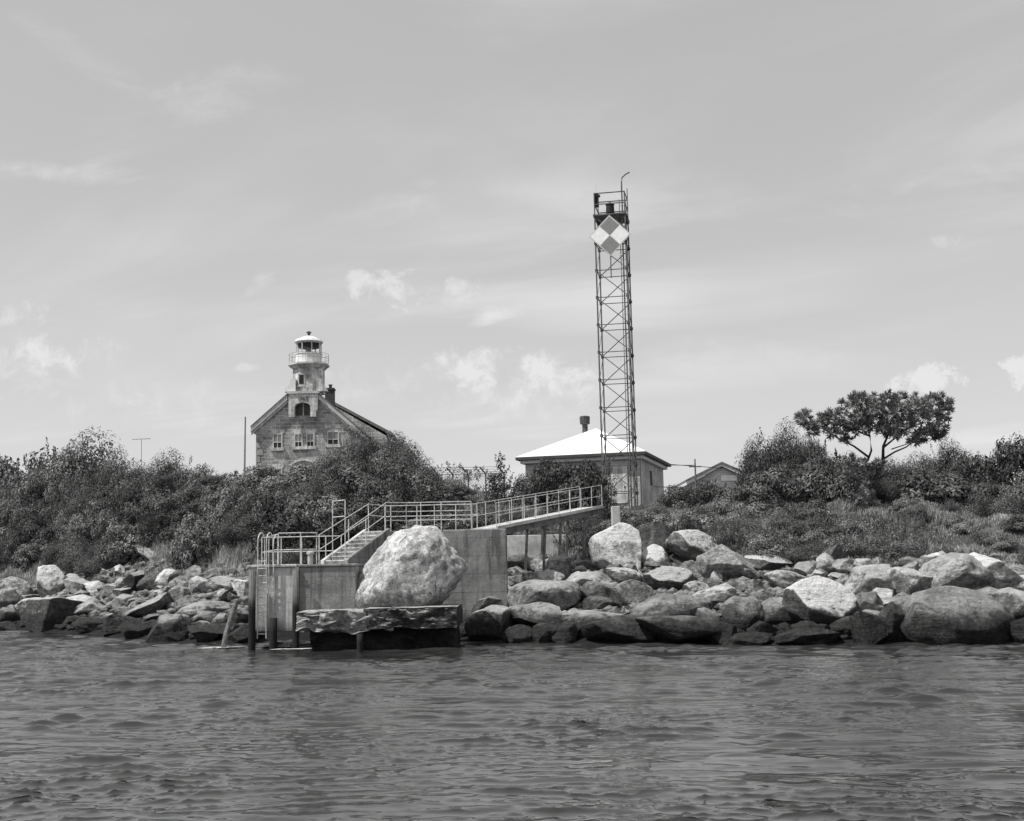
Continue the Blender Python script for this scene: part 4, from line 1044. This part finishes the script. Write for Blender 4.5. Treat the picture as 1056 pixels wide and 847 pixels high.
# ------------------------------------------------------------------ white roofed house
def fog_house():
    yaw = math.radians(-16); c = W(665.5, 465, 72); ze = c.z
    x0, y0 = c.x, c.y; gz = tz(x0, y0)
    t = empty('signal_house', (x0, y0, gz), 'low painted brick house with a bright white pyramid roof behind the tower', 'house', rotz=yaw)
    L, Dp = 7.9, 9.6; he = ze-gz
    MB().box((-L+.45, .45, -1.5), (-.45, Dp-.45, he-.28)).build('wall', M['brick'], t)
    ap = (-L/2, Dp/2, he+2.05)
    rf = MB(); e = 0
    vs = [(-L, 0, he), (0, 0, he), (0, Dp, he), (-L, Dp, he), (ap[0], ap[1], ap[2])]
    rf.add([(-L, 0, he-.03), (0, 0, he-.03), (0, Dp, he-.03), (-L, Dp, he-.03)] + vs, [(3,2,1,0), (0,1,5,4), (1,2,6,5), (2,3,7,6), (3,0,4,7), (4,5,8), (5,6,8), (6,7,8), (7,4,8)])
    rf.build('roof', M['roofwhite'], t)
    MB().box((-L-.03, -.03, he-.20), (.03, Dp+.03, he-.034)).build('fascia', M['darktrim'], t)
    MB().box((-L+.2, .2, he-.40), (-.2, Dp-.2, he-.203)).build('soffit_board', M['white'], t)
    q = t.matrix_world
    v = MB().lathe([(.18, 0), (.18, .75), (.32, .8), (.34, 1.25), (.26, 1.3)], (ap[0]-.75, ap[1]+.2, ap[2]-.45), 12).build('roof_vent', M['chimney'], t)
    for (xx) in (-6.3, -4.2):
        w = MB().box((xx-.5, .38, he-1.9), (xx+.5, .447, he-.7)).build('window', M['white'], t)
        MB().box((xx-.40, .36, he-1.8), (xx+.40, .378, he-.8)).build('pane', M['glass'], w)
    d = MB().box((-2.2, .38, he-3.0), (-1.2, .447, he-.8)).build('door', M['lightstone'], t)
    MB().box((-1.4, .35, he-2.1), (-1.33, .378, he-2.0)).build('handle', M['dark'], d)
    s_ = MB().box((-.447, 4.0, he-1.75), (-.40, 4.5, he-.85)).build('window', M['darktrim'], t)
    MB().tube([(-.38, .6, -1), (-.38, .6, he-.3)], .05, 6).build('downpipe', M['trim'], t)
fog_house()
# second house far right of the tower (only its gable shows)
def far_house():
    Y = 90; xa, za = W(743.5, 478.5, Y).x, W(743.5, 478.5, Y).z; xl = xat(708, 497, Y); xr = xat(782, 497, Y); ze = zat(743, 496, Y); gz = tz(xa, Y)
    t = empty('gabled_house', (xa, Y, gz), 'low gabled house with pale bargeboards half hidden behind the right hand shrubs', 'house')
    dz = -gz
    MB().slabxz([(xl-xa+.3, -1), (xr-xa-.3, -1), (xr-xa-.3, ze+dz-.1), (0, za+dz-.25), (xl-xa+.3, ze+dz-.1)], 0, 9).build('wall', M['brick'], t)
    MB().slabxz([(xl-xa, ze+dz-.25), (0, za+dz-.2), (xr-xa, ze+dz-.25), (xr-xa, ze+dz-.05), (0, za+dz), (xl-xa, ze+dz-.05)], -.35, -.003).build('bargeboard', M['trim'], t)
    MB().slabxz([(xl-xa-.1, ze+dz-.047), (0, za+dz+.003), (xr-xa+.1, ze+dz-.047), (xr-xa+.1, ze+dz+.1), (0, za+dz+.13), (xl-xa-.1, ze+dz+.1)], -.4, 9.3).build('roof', M['shingle'], t)
    MB().box((-.05, -.04, za+dz-1.25), (1.1, -.004, za+dz-.85)).build('gable_board', M['white'], t)
far_house()
# utility pole with wires
up = W(717.5, 497, 80); zt_ = zat(717, 473.5, 80); z0 = tz(up.x, 80)
pole = empty('utility_pole', (up.x, 80, z0), 'thin utility pole with wires right of the white roofed house', 'pole')
MB().tube([V3((0, 0, 0)), V3((0, 0, zt_-z0))], .07, 8, .05).build('mast', M['wood'], pole)
MB().bar((-.4, 0, zt_-z0-.5), (.4, 0, zt_-z0-.5), .07).build('crossarm', M['wood'], pole)
wr = MB()
for (pa, ya, pb_, yb_) in (((690, 479), 80, (744, 483), 82), ((690, 479.8), 80, (717.5, 480), 80), ((650, 501), 76, (712, 503.5), 79)):
    wr.tube([V3(W(*pa, ya))-V3((up.x, 80, z0)), V3(W(*pb_, yb_))-V3((up.x, 80, z0))], .028, 4)
wr.build('wires', M['steel'], pole)

# ------------------------------------------------------------------ security fence
def fence():
    Y = 74; t = None
    pxs = [452, 467, 483, 501, 520]; tp = [489, 489, 488, 489, 489]
    x0 = xat(pxs[0], 500, Y); gz = min(tz(xat(p, 500, Y), Y) for p in pxs)
    t = empty('chain_link_fence', (x0, Y, gz), 'chain link fence with angled barbed wire arms behind the gangway shrubs', 'fence')
    zt_ = zat(483, 489, Y)-gz
    X = [xat(p, 500, Y)-x0 for p in pxs]
    for x in X:
        po = MB().tube([V3((x, 0, -.3)), V3((x, 0, zt_)), V3((x-.35, -.3, zt_+.38))], .05, 6).build('post', M['steel'], t)
    bw = MB()
    for k in (.3, .65, 1): bw.tube([V3((X[0]-.35*k, -.3*k, zt_+.38*k)), V3((X[-1]-.35*k, -.3*k, zt_+.38*k))], .014, 3)
    bw.build('barbed_wire', M['steel'], t)
    ms = MB(); Lx = X[-1]-X[0]; st = .16; n = int(Lx/st)
    H = zt_
    k = -int(H/st)
    while k*st < Lx:
        a = k*st; p0 = max(0, a); p1 = min(Lx, a+H)
        ms.bar((X[0]+p0, 0, p0-a), (X[0]+p1, 0, p1-a), .012)
        ms.bar((X[0]+p0, .01, H-(p0-a)), (X[0]+p1, .01, H-(p1-a)), .012)
        k += 1
    ms.tube([V3((X[0], 0, H)), V3((X[-1], 0, H))], .03, 4)
    ms.build('mesh', M['galv'], t)
fence()

# ------------------------------------------------------------------ vegetation
def leaves(C, N, size, aspect=.5, r=None):
    """quads at C with normals N (n,3)"""
    r = r or rng; n = len(C)
    N = N/np.linalg.norm(N, axis=1)[:, None]
    A = np.cross(N, r.normal(size=(n, 3))); A /= np.linalg.norm(A, axis=1)[:, None]; Bv = np.cross(N, A)
    s = (size*r.uniform(.6, 1.3, n))[:, None]
    a, b = A*s*.5, Bv*s*.5*aspect
    V = np.stack([C-a, C-b*.9+N*s*.08, C+a, C+b*.9+N*s*.08], 1).reshape(-1, 3)
    Fc = np.arange(n*4).reshape(-1, 4); return V, Fc
def bush_mesh(seed, nl=26, per=165, leaf=.16, aspect=.5, spread=(1.5, 1.5, 1.1), lobe=(.34, .72), shoots=10, upbias=.5, flat=0):
    r = np.random.default_rng(seed); Cs, Ns, T = [], [], []
    for k in range(nl):
        d = r.normal(size=3); d[2] = abs(d[2])*.9 + .02; d /= np.linalg.norm(d); q = r.uniform(.45, 1)**.5
        c = np.array([d[0]*spread[0], d[1]*spread[1], .35+d[2]*spread[2]*1.25])*np.array([q, q, q]); 
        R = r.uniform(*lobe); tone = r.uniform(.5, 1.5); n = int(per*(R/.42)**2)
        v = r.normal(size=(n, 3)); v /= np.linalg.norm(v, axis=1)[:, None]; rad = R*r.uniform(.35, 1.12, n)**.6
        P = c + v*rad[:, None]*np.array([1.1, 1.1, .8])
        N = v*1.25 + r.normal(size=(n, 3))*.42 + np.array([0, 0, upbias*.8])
        Cs.append(P); Ns.append(N); T.append(tone*r.uniform(.65, 1.3, n)*(.75+.25*(rad/R)))  # inner leaves toned darker, shade painted into each lobe
    for k in range(shoots):
        d = r.normal(size=3); d[2] = abs(d[2])+.5; d /= np.linalg.norm(d)
        c = np.array([d[0]*spread[0], d[1]*spread[1], .3+d[2]*spread[2]*1.25])
        L = r.uniform(.2, .42); n = int(26*L/.5); u = r.random(n)[:, None]; dd = d*.6+np.array([0, 0, .8]); dd /= np.linalg.norm(dd)
        P = c + dd*u*L + r.normal(size=(n, 3))*.07*(1-u*.6); Cs.append(P); Ns.append(r.normal(size=(n, 3))+np.array([0, 0, .5])); T.append(r.uniform(.6, 1.2, n))
    C = np.vstack(Cs); N = np.vstack(Ns); T = np.concatenate(T)
    k = C[:, 2] > -.1; C, N, T = C[k], N[k], T[k]
    V, Fc = leaves(C, N, leaf, aspect, r)
    sc = np.array([V[:, 0].max()-V[:, 0].min(), V[:, 1].max()-V[:, 1].min(), V[:, 2].max()])
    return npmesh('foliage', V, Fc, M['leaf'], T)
def stem_mesh(seed, n=9, h=1.3, sp=1.0):
    r = random.Random(seed); mb = MB()
    for k in range(n):
        a = r.random()*2*PI; q = sp*r.uniform(.3, 1); p = [V3((0, 0, -.6))+V3((math.cos(a)*.1, math.sin(a)*.1, 0))]
        for i in range(1, 4): p.append(V3((math.cos(a)*q*i/3+r.uniform(-.08, .08), math.sin(a)*q*i/3+r.uniform(-.08, .08), h*i/3)))
        mb.tube(p, .045, 5, .012)
    me = bpy.data.meshes.new('stems'); me.from_pydata(mb.v, [], mb.f); me.materials.append(M['bark']); return me
STEM = [stem_mesh(k) for k in range(3)]
BUSH = {
 'broad': [bush_mesh(101), bush_mesh(102, 28, 150, .18), bush_mesh(103, 24, 170, .17), bush_mesh(104, 30, 140, .18, .6), bush_mesh(105, 22, 170, .16)],
 'fine': [bush_mesh(111, 36, 300, .10, .42, shoots=20), bush_mesh(112, 40, 290, .095, .42, shoots=24)],
 'tall': [bush_mesh(121, 30, 160, .13, .5, (.75, .75, 1.9), (.22, .4), 16), bush_mesh(122, 34, 150, .12, .5, (.7, .7, 2.0), (.2, .38), 20)],
 'low': [bush_mesh(131, 40, 170, .13, .5, (1.9, 1.5, .55), (.25, .45), 30), bush_mesh(132, 40, 170, .12, .5, (1.8, 1.6, .5), (.25, .42), 34)],
 'sparse': [bush_mesh(141, 20, 70, .13, .5, (1.3, 1.2, 1.5), (.2, .38), 26)],
}
DIM = {}
for k_, l_ in BUSH.items():
    for me in l_:
        co = np.empty(len(me.vertices)*3, dtype=np.float32); me.vertices.foreach_get('co', co); co = co.reshape(-1, 3)
        DIM[me.name] = (np.percentile(co[:, 0], 99)-np.percentile(co[:, 0], 1), np.percentile(co[:, 2], 99.8))
SKYL = np.array([(-200,480),(0,478),(30,462),(80,452),(125,460),(140,480),(160,484),(185,474),(215,486),(235,490),(262,488),(320,488),(350,470),(385,448),(420,466),(440,484),(455,512),(520,512),(640,512),(660,520),(700,503),(760,500),(1100,500)])
def put_bush(x, y, w, h, kind, tone, label, group=None, name='shrub', depth=None, cat='shrub'):
    me = random.choice(BUSH[kind]); dw, dh = DIM[me.name]
    z = tz(x, y)
    if group:
        px = 528+F*x/y; h = max(.7, min(h, zat(px, np.interp(px, SKYL[:, 0], SKYL[:, 1])+9, y)-z))
    rz = random.uniform(0, 6.28)
    t = empty(name, (x, y, z-.1), label, cat, group, rz)
    s = ((w/dw), (w/dw) if depth is None else depth/dw, h/dh); t.scale = s
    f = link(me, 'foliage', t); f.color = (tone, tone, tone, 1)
    link(random.choice(STEM), 'stems', t)
    return t
def bush_px(px, pytop, wpx, Y, kind, tone, label, **k):
    p = W(px, pytop, Y); h = max(.6, p.z-tz(p.x, Y)+.1)
    return put_bush(p.x, Y, wpx*Y/F, h, kind, tone, label, **k)
# skyline, left to right
for a in [
 (12,474,70,74,'broad',.85,'dark leafy shrub at the far left skyline'),
 (80,447,118,76,'fine',.95,'biggest domed shrub on the left skyline, wide and fine leaved'),
 (42,466,60,75,'broad',.9,'shrub filling the left shoulder of the domed one'),
 (128,466,54,75,'fine',.9,'shrub filling the right shoulder of the domed one'),
 (186,466,76,73,'fine',.9,'rounded shrub on the skyline right of the thin aerial'),
 (154,484,50,72,'broad',.8,'low shrub in the skyline dip under the thin aerial'),
 (226,488,60,70,'broad',.8,'shrub left of the slim pole on the skyline'),
 (262,481,64,70,'broad',1.0,'shrub in front of the left corner of the granite house'),
 (308,479,78,70,'broad',1.05,'broad shrub in front of the middle of the granite house'),
 (352,462,64,71,'fine',.9,'shrub hiding the right part of the granite gable'),
 (386,440,84,72,'fine',.85,'tall feathery shrub right of the granite gable, highest near the house'),
 (402,447,48,73,'fine',.8,'shrub covering the low end of the rear roof of the granite house'),
 (414,458,56,70,'fine',.95,'sloping shrub right of the tall feathery one'),
 (438,474,50,68,'fine',1.0,'shrub stepping down toward the fence'),
 (372,480,90,64,'broad',1.1,'pale leaved shrub in front of the tall feathery one'),
 (425,490,80,62,'broad',1.0,'wide shrub above the upper walk railing'),
]:
    a = list(a); p = W(a[0], a[1], a[3])
    for _ in range(4): p = W(a[0], a[1], a[3]); a[3] = float(shoreY(p.x)) + 21 + (a[3]-70)*.5
    bush_px(*a)
for a in [
 (466,476,40,76,'sparse',1.4,'thin pale leaved sapling behind the fence'),
 (492,480,40,78,'sparse',1.3,'second thin sapling behind the fence'),
 (516,468,30,66,'tall',.65,'dark narrow young tree left of the white roofed house'),
 (574,473,62,66,'broad',.5,'dark bushy tree in front of the white roofed house'),
 (602,476,50,65,'broad',.55,'dark shrub in front of the white roofed house beside the tower'),
 (551,486,40,66,'broad',.9,'mid grey shrub under the left eave of the white roofed house'),
 (626,472,20,58,'tall',.6,'narrow dark vine clump climbing at the foot of the steel tower'),
]: bush_px(*a)
# masses on the left bluff
k = 0
for (d, h0, h1, step) in ((9.6, 1.3, 2.1, 1.7), (11.5, 1.6, 2.5, 1.7), (13.6, 1.8, 2.7, 1.8), (16.0, 2.0, 3.0, 2.0), (19, 2.0, 3.2, 2.3)):
    x = -42.0
    while x < -2.6:
        x += step*random.uniform(.8, 1.25); xx = x; dd = d+random.uniform(-.8, .8)
        if x > -8.5: dd += 2.0
        y = float(shoreY(xx)) + dd
        if d < 12 and x < -10.5 and random.random() < (.85 if d < 10 else .55): continue
        hh = random.uniform(h0, h1)*(1 if x < -4 else .7)
        put_bush(xx, y, random.uniform(2.0, 3.4), hh, random.choice(['broad', 'broad', 'broad', 'fine']), random.choice((.5, .65, .8, .95, 1.1)),
                 'leafy shrub in the dense thicket covering the bluff left of the pier walk', group='thicket shrubs on the left bluff'); k += 1
# behind and right of the gangway
for (d, h0, h1, step) in ((14, .9, 1.5, 1.6), (17, 1.0, 1.7, 1.8), (20.5, 1.0, 1.6, 2.2)):
    x = -3.0
    while x < 4.6:
        x += step*random.uniform(.8, 1.25); y = float(shoreY(x)) + d + random.uniform(-.6, .6)
        put_bush(x, y, random.uniform(1.6, 2.8), random.uniform(h0, h1), random.choice(['broad', 'fine', 'low']), random.choice((.7, .9, 1.1, 1.25)),
                 'low shrub behind the sloping gangway railing', group='low shrubs behind the gangway')
for (d, h0, h1, step, xm) in ((10.8, .7, 1.2, 1.5, 13), (12.8, .8, 1.3, 1.5, 13.5), (15.2, .9, 1.4, 1.6, 12.5), (18, .9, 1.4, 1.8, 12), (22, .9, 1.4, 2.1, 12)):
    x = 4.4
    while x < xm:
        x += step*random.uniform(.75, 1.2); y = float(shoreY(x)) + d + random.uniform(-.7, .7)
        if d < 14.5 and x < 8.3: continue
        put_bush(x, y, random.uniform(1.5, 2.6), random.uniform(h0, h1), random.choice(['broad', 'low', 'broad', 'fine']), random.choice((.75, .95, 1.15, 1.35)),
                 'low leafy shrub on the slope between the steel tower and the pine', group='low shrubs below the tower')
for a in [
 (797,437,66,66,'fine',.62,'dark dome shaped tree left of the pine'),
 (778,455,30,68,'fine',.6,'small dark crown at the left end of the right hand trees'),
 (824,450,60,65,'fine',.75,'tree overlapping the left side of the pine'),
 (850,476,60,62,'broad',.75,'shrub under the left limbs of the pine'),
 (800,478,70,62,'broad',.85,'shrub below the dark dome shaped tree'),
 (880,488,50,60,'broad',.7,'dark shrub hugging the pine trunk'),
 (925,474,70,66,'fine',.9,'pale grey shrub behind the pine trunk'),
 (968,452,56,68,'fine',.6,'dark tree right of the pine crown'),
 (1000,468,70,68,'broad',.75,'broad shrub between pine and right edge'),
 (1044,450,60,66,'broad',.55,'dark tree at the right edge'),
 (1075,446,60,66,'broad',.55,'dark tree just past the right edge'),
 (955,487,80,62,'broad',.65,'low dark hedge shrub at the top of the grass'),
 (1000,495,60,62,'broad',.7,'low shrub at the right end of the grass'),
 (1022,506,62,56,'fine',.8,'round isolated shrub in the grass near the right edge'),
 (1054,485,50,60,'broad',.9,'shrub behind the round isolated one'),
 (820,444,54,67,'fine',.55,'leafy tree joining the dome shaped one to the pine crown'),
 (846,456,50,66,'broad',.5,'shrub filling the gap left of the pine fork'),
 (838,458,56,67,'fine',.55,'dark tree between the dome shaped one and the pine crown'),
 (862,478,50,64,'broad',.5,'dark shrub in the shade under the left of the pine crown'),
 (868,470,56,60,'broad',.7,'shrub touching the left side of the pine trunk'),
 (884,468,52,60,'fine',.5,'dark foliage mass wrapped around the fork of the pine'),
 (914,474,46,63,'fine',.55,'dark foliage just under the right fork of the pine'),
 (908,492,40,61,'fine',.7,'small shrub just right of the pine trunk'),
 (940,470,66,64,'fine',.8,'grey shrub showing under the right limbs of the pine'),
 (838,515,36,56,'broad',.85,'small shrub in the grass left of the pine foot'),
 (702,500,46,68,'broad',.8,'shrub hiding the left foot of the gabled house'),
 (735,495,44,70,'broad',.8,'shrub in front of the middle of the gabled house'),
 (768,492,44,70,'broad',.75,'shrub in front of the right half of the gabled house'),
 (775,500,60,60,'broad',.9,'shrub at the left end of the grass'),
 (830,536,46,51,'broad',.6,'dark leafy shrub overhanging the second row of rocks'),
 (708,530,30,50,'broad',.6,'small dark shrub crowning the rock pile'),
]: bush_px(*a)

k = 0
while k < 34:
    x = random.uniform(9.5, 21); d = random.uniform(10.2, 21); y = float(shoreY(x))+d; k += 1
    put_bush(x, y, random.uniform(.8, 1.9), random.uniform(.35, .7), random.choice(['low', 'broad']), random.choice((.9, 1.1, 1.3)), 'knee high weed clump in the grass below the pine', group='weed clumps in the grass')
# the pine
def pine():
    Y = 57.0; q = lambda zx, zy, dy=0: V3(W(740+zx/3.342, 390+zy/3.342, Y+dy))
    b = q(535, 492); b.z = tz(b.x, Y)-.1
    t = empty('pine_tree', b, 'wind-shaped pine with a flat spreading crown and forked bare trunk', 'tree')
    R0 = -V3(b)
    tr = MB()
    def limb(pts, r0, r1): tr.tube([p+R0 for p in pts], r0, 8, r1)
    limb([b+V3((0, 0, -.3)), q(540, 430), q(536, 370), q(556, 318), q(570, 280)], .13, .085)
    limb([q(570, 280), q(571, 235), q(590, 190), q(600, 140, .3)], .075, .03)
    limb([q(536, 370), q(512, 300, .3), q(530, 250, .3), q(525, 200, .3), q(500, 130, .2)], .07, .025)
    limb([q(520, 272, .3), q(470, 235, .6), q(430, 215, .8), q(380, 185, .9)], .06, .02)
    limb([q(570, 280), q(610, 255, -.3), q(650, 238, -.5), q(700, 200, -.8), q(750, 165, -.8)], .05, .015)
    limb([q(571, 240), q(620, 200, .5), q(680, 150, .8)], .05, .015)
    limb([q(525, 200, .3), q(450, 170, -.4), q(370, 150, -.6), q(300, 150, -.6)], .05, .012)
    limb([q(600, 245, -.3), q(660, 225, .5), q(720, 205, .8)], .03, .01)
    limb([q(536, 390), q(480, 350, -.5), q(430, 330, -.8)], .05, .015)
    limb([q(545, 350), q(590, 330, .4), q(640, 335, .6)], .04, .012)
    rr_ = random.Random(5)
    for (zx, zy) in ((455,110),(480,140),(540,130),(585,95),(620,130),(660,95),(700,130),(740,95),(760,150),(785,95),(650,170),(345,165),(300,150),(283,130),(400,150),(720,190),(500,165),(560,170),(780,130),(430,180)):
        a0 = min([(570,200),(525,190),(660,175),(430,170),(600,160),(480,165),(720,165),(380,160)], key=lambda c: (c[0]-zx)**2+(c[1]-zy)**2)
        p0, p1 = q(*a0, rr_.uniform(-.4, .4)), q(zx+rr_.uniform(-12, 12), zy-10, rr_.uniform(-1, 1)); m_ = (p0+p1)/2+V3((rr_.uniform(-.15, .15), 0, -.12))
        limb([p0, m_, p1], .025, .008)
    tr.build('trunk', M['bark'], t, smooth=True)
    r = np.random.default_rng(77)
    blobs = [(455,95,34,.9),(490,75,26,.7),(480,125,48,1.2),(520,100,40,1.2),(540,140,42,1.3),(585,75,26,.8),(575,110,40,1.3),(620,95,38,1.2),(610,140,40,1.3),(655,75,26,.8),(660,120,42,1.2),(690,150,36,1.0),(700,100,34,1.0),(740,75,22,.6),(745,110,32,.8),(765,140,20,.6),(785,95,14,.4),(770,175,22,.5),(720,185,30,.7),(650,175,30,.9),(600,180,26,.8),(560,175,26,.8),(500,170,30,.9),(440,150,34,1.0),(400,140,26,.7),(370,130,20,.6),(345,165,22,.7),(330,185,16,.5),(300,150,20,.5),(283,130,12,.35),(305,120,8,.25),(395,185,18,.6),(435,215,14,.5),(690,205,18,.5),(670,215,12,.4),(415,190,18,.7),(460,180,20,.8),(740,200,20,.6),(770,205,12,.4),(600,200,16,.6),(795,110,10,.3),(800,80,7,.25),(760,75,14,.4),(470,70,12,.4),(530,75,14,.5),(620,70,12,.4),
             (470,300,26,.8),(510,320,30,.9),(440,330,26,.8),(500,370,30,.9),(550,300,20,.6),(480,410,28,.9),(520,440,24,.8)]
    Cs, Ns, T = [], [], []
    for (zx, zy, rad, dep) in blobs:
        R = rad/3.342*Y/F
        for k in range(max(5, int(rad*.62))):       # needle tufts inside each clump
            v = r.normal(size=3); v /= np.linalg.norm(v); rr = r.random()**.4
            c = np.array(q(zx, zy)+R0) + v*np.array([R*1.55, dep*1.2, R*1.0])*rr*r.uniform(.5, 1.2)
            n = 20; d = r.normal(size=(n, 3))*.7+np.array([0, 0, .55])+v*.5; d /= np.linalg.norm(d, axis=1)[:, None]
            Cs.append(c + d*.13); Ns.append(d); T.append(np.full(n, r.uniform(.6, 1.4)))
    C = np.vstack(Cs); D = np.vstack(Ns); T = np.concatenate(T); n = len(C)
    A = np.cross(D, r.normal(size=(n, 3))); A /= np.linalg.norm(A, axis=1)[:, None]
    V = np.stack([C-D*.13-A*.010, C-D*.05+A*.032, C+D*.15, C-D*.05-A*.032], 1).reshape(-1, 3)
    link(npmesh('crown', V, np.arange(n*4).reshape(-1, 4), M['needle'], T), 'crown', t).color = (1.1, 1, 1, 1)
pine()

# undergrowth: blades and small leaves over the bank (nobody could count it)
def undergrowth(name, n, xr, dr, hgt, wid, tone, label, mat, seed, keep=None):
    r = np.random.default_rng(seed)
    x = r.uniform(*xr, n); d = dr[0]+(dr[1]-dr[0])*r.random(n)**1.2; y = shoreY(x)+d
    cl = np.sin(x*1.1+y*.7)+np.sin(x*2.7-y*1.9+1)*.7+np.sin(x*.4+2)*.5
    k = cl+r.normal(size=n)*.6 > -.9
    if keep is not None: k &= keep(x, y, d)
    x, y, cl = x[k], y[k], cl[k]; n = len(x); z = terr(x, y)
    h = hgt*r.uniform(.35, 1.1, n)*(1+.35*cl)
    th = r.uniform(0, 2*PI, n); lean = r.uniform(.05, .55, n); la = r.uniform(0, 2*PI, n)
    A = np.stack([np.cos(th), np.sin(th), np.zeros(n)], 1)*wid*r.uniform(.6, 1.3, n)[:, None]
    P = np.stack([x, y, z-.03], 1); Tp = P+np.stack([np.cos(la)*lean*h, np.sin(la)*lean*h, h], 1)
    Mi = P*.5+Tp*.5 + np.array([0, 0, .04])
    V = np.stack([P-A*.6, P+A*.6, Mi+A, Tp, Mi-A], 1).reshape(-1, 3)
    T = np.clip(tone*(1+.18*cl)*r.uniform(.6, 1.35, n), .2, 2)
    o = link(npmesh(name, V, np.arange(n*5).reshape(-1, 5), mat, T), name); tag(o, label, 'grass', kind='stuff')
undergrowth('grass', 210000, (7, 34), (9.5, 34), .24, .018, 1.0, 'pale summer grass covering the slope under the pine', M['grass'], 5)
undergrowth('undergrowth', 90000, (-4, 9), (11, 34), .34, .03, .8, 'weedy ground cover around the gangway and the steel tower', M['grass'], 6, keep=lambda x, y, d: ~((x < 1.0) & (y < 51)))
undergrowth('bluff_grass', 120000, (-40, -4), (8.4, 22), .38, .022, 1.15, 'dry tufted grass and weeds at the foot of the left bluff', M['grass'], 7, keep=lambda x, y, d: ~((x > -9) & (y < 45)))

# ------------------------------------------------------------------ render settings
S.render.engine = 'CYCLES'; S.cycles.sample_clamp_direct = 3.0; S.cycles.sample_clamp_indirect = 3.0
S.view_settings.view_transform = 'Standard'; S.view_settings.look = 'None'; S.view_settings.exposure = 0; S.view_settings.gamma = 1
S.cycles.max_bounces = 6; S.cycles.diffuse_bounces = 2; S.cycles.glossy_bounces = 3; S.cycles.transparent_max_bounces = 4
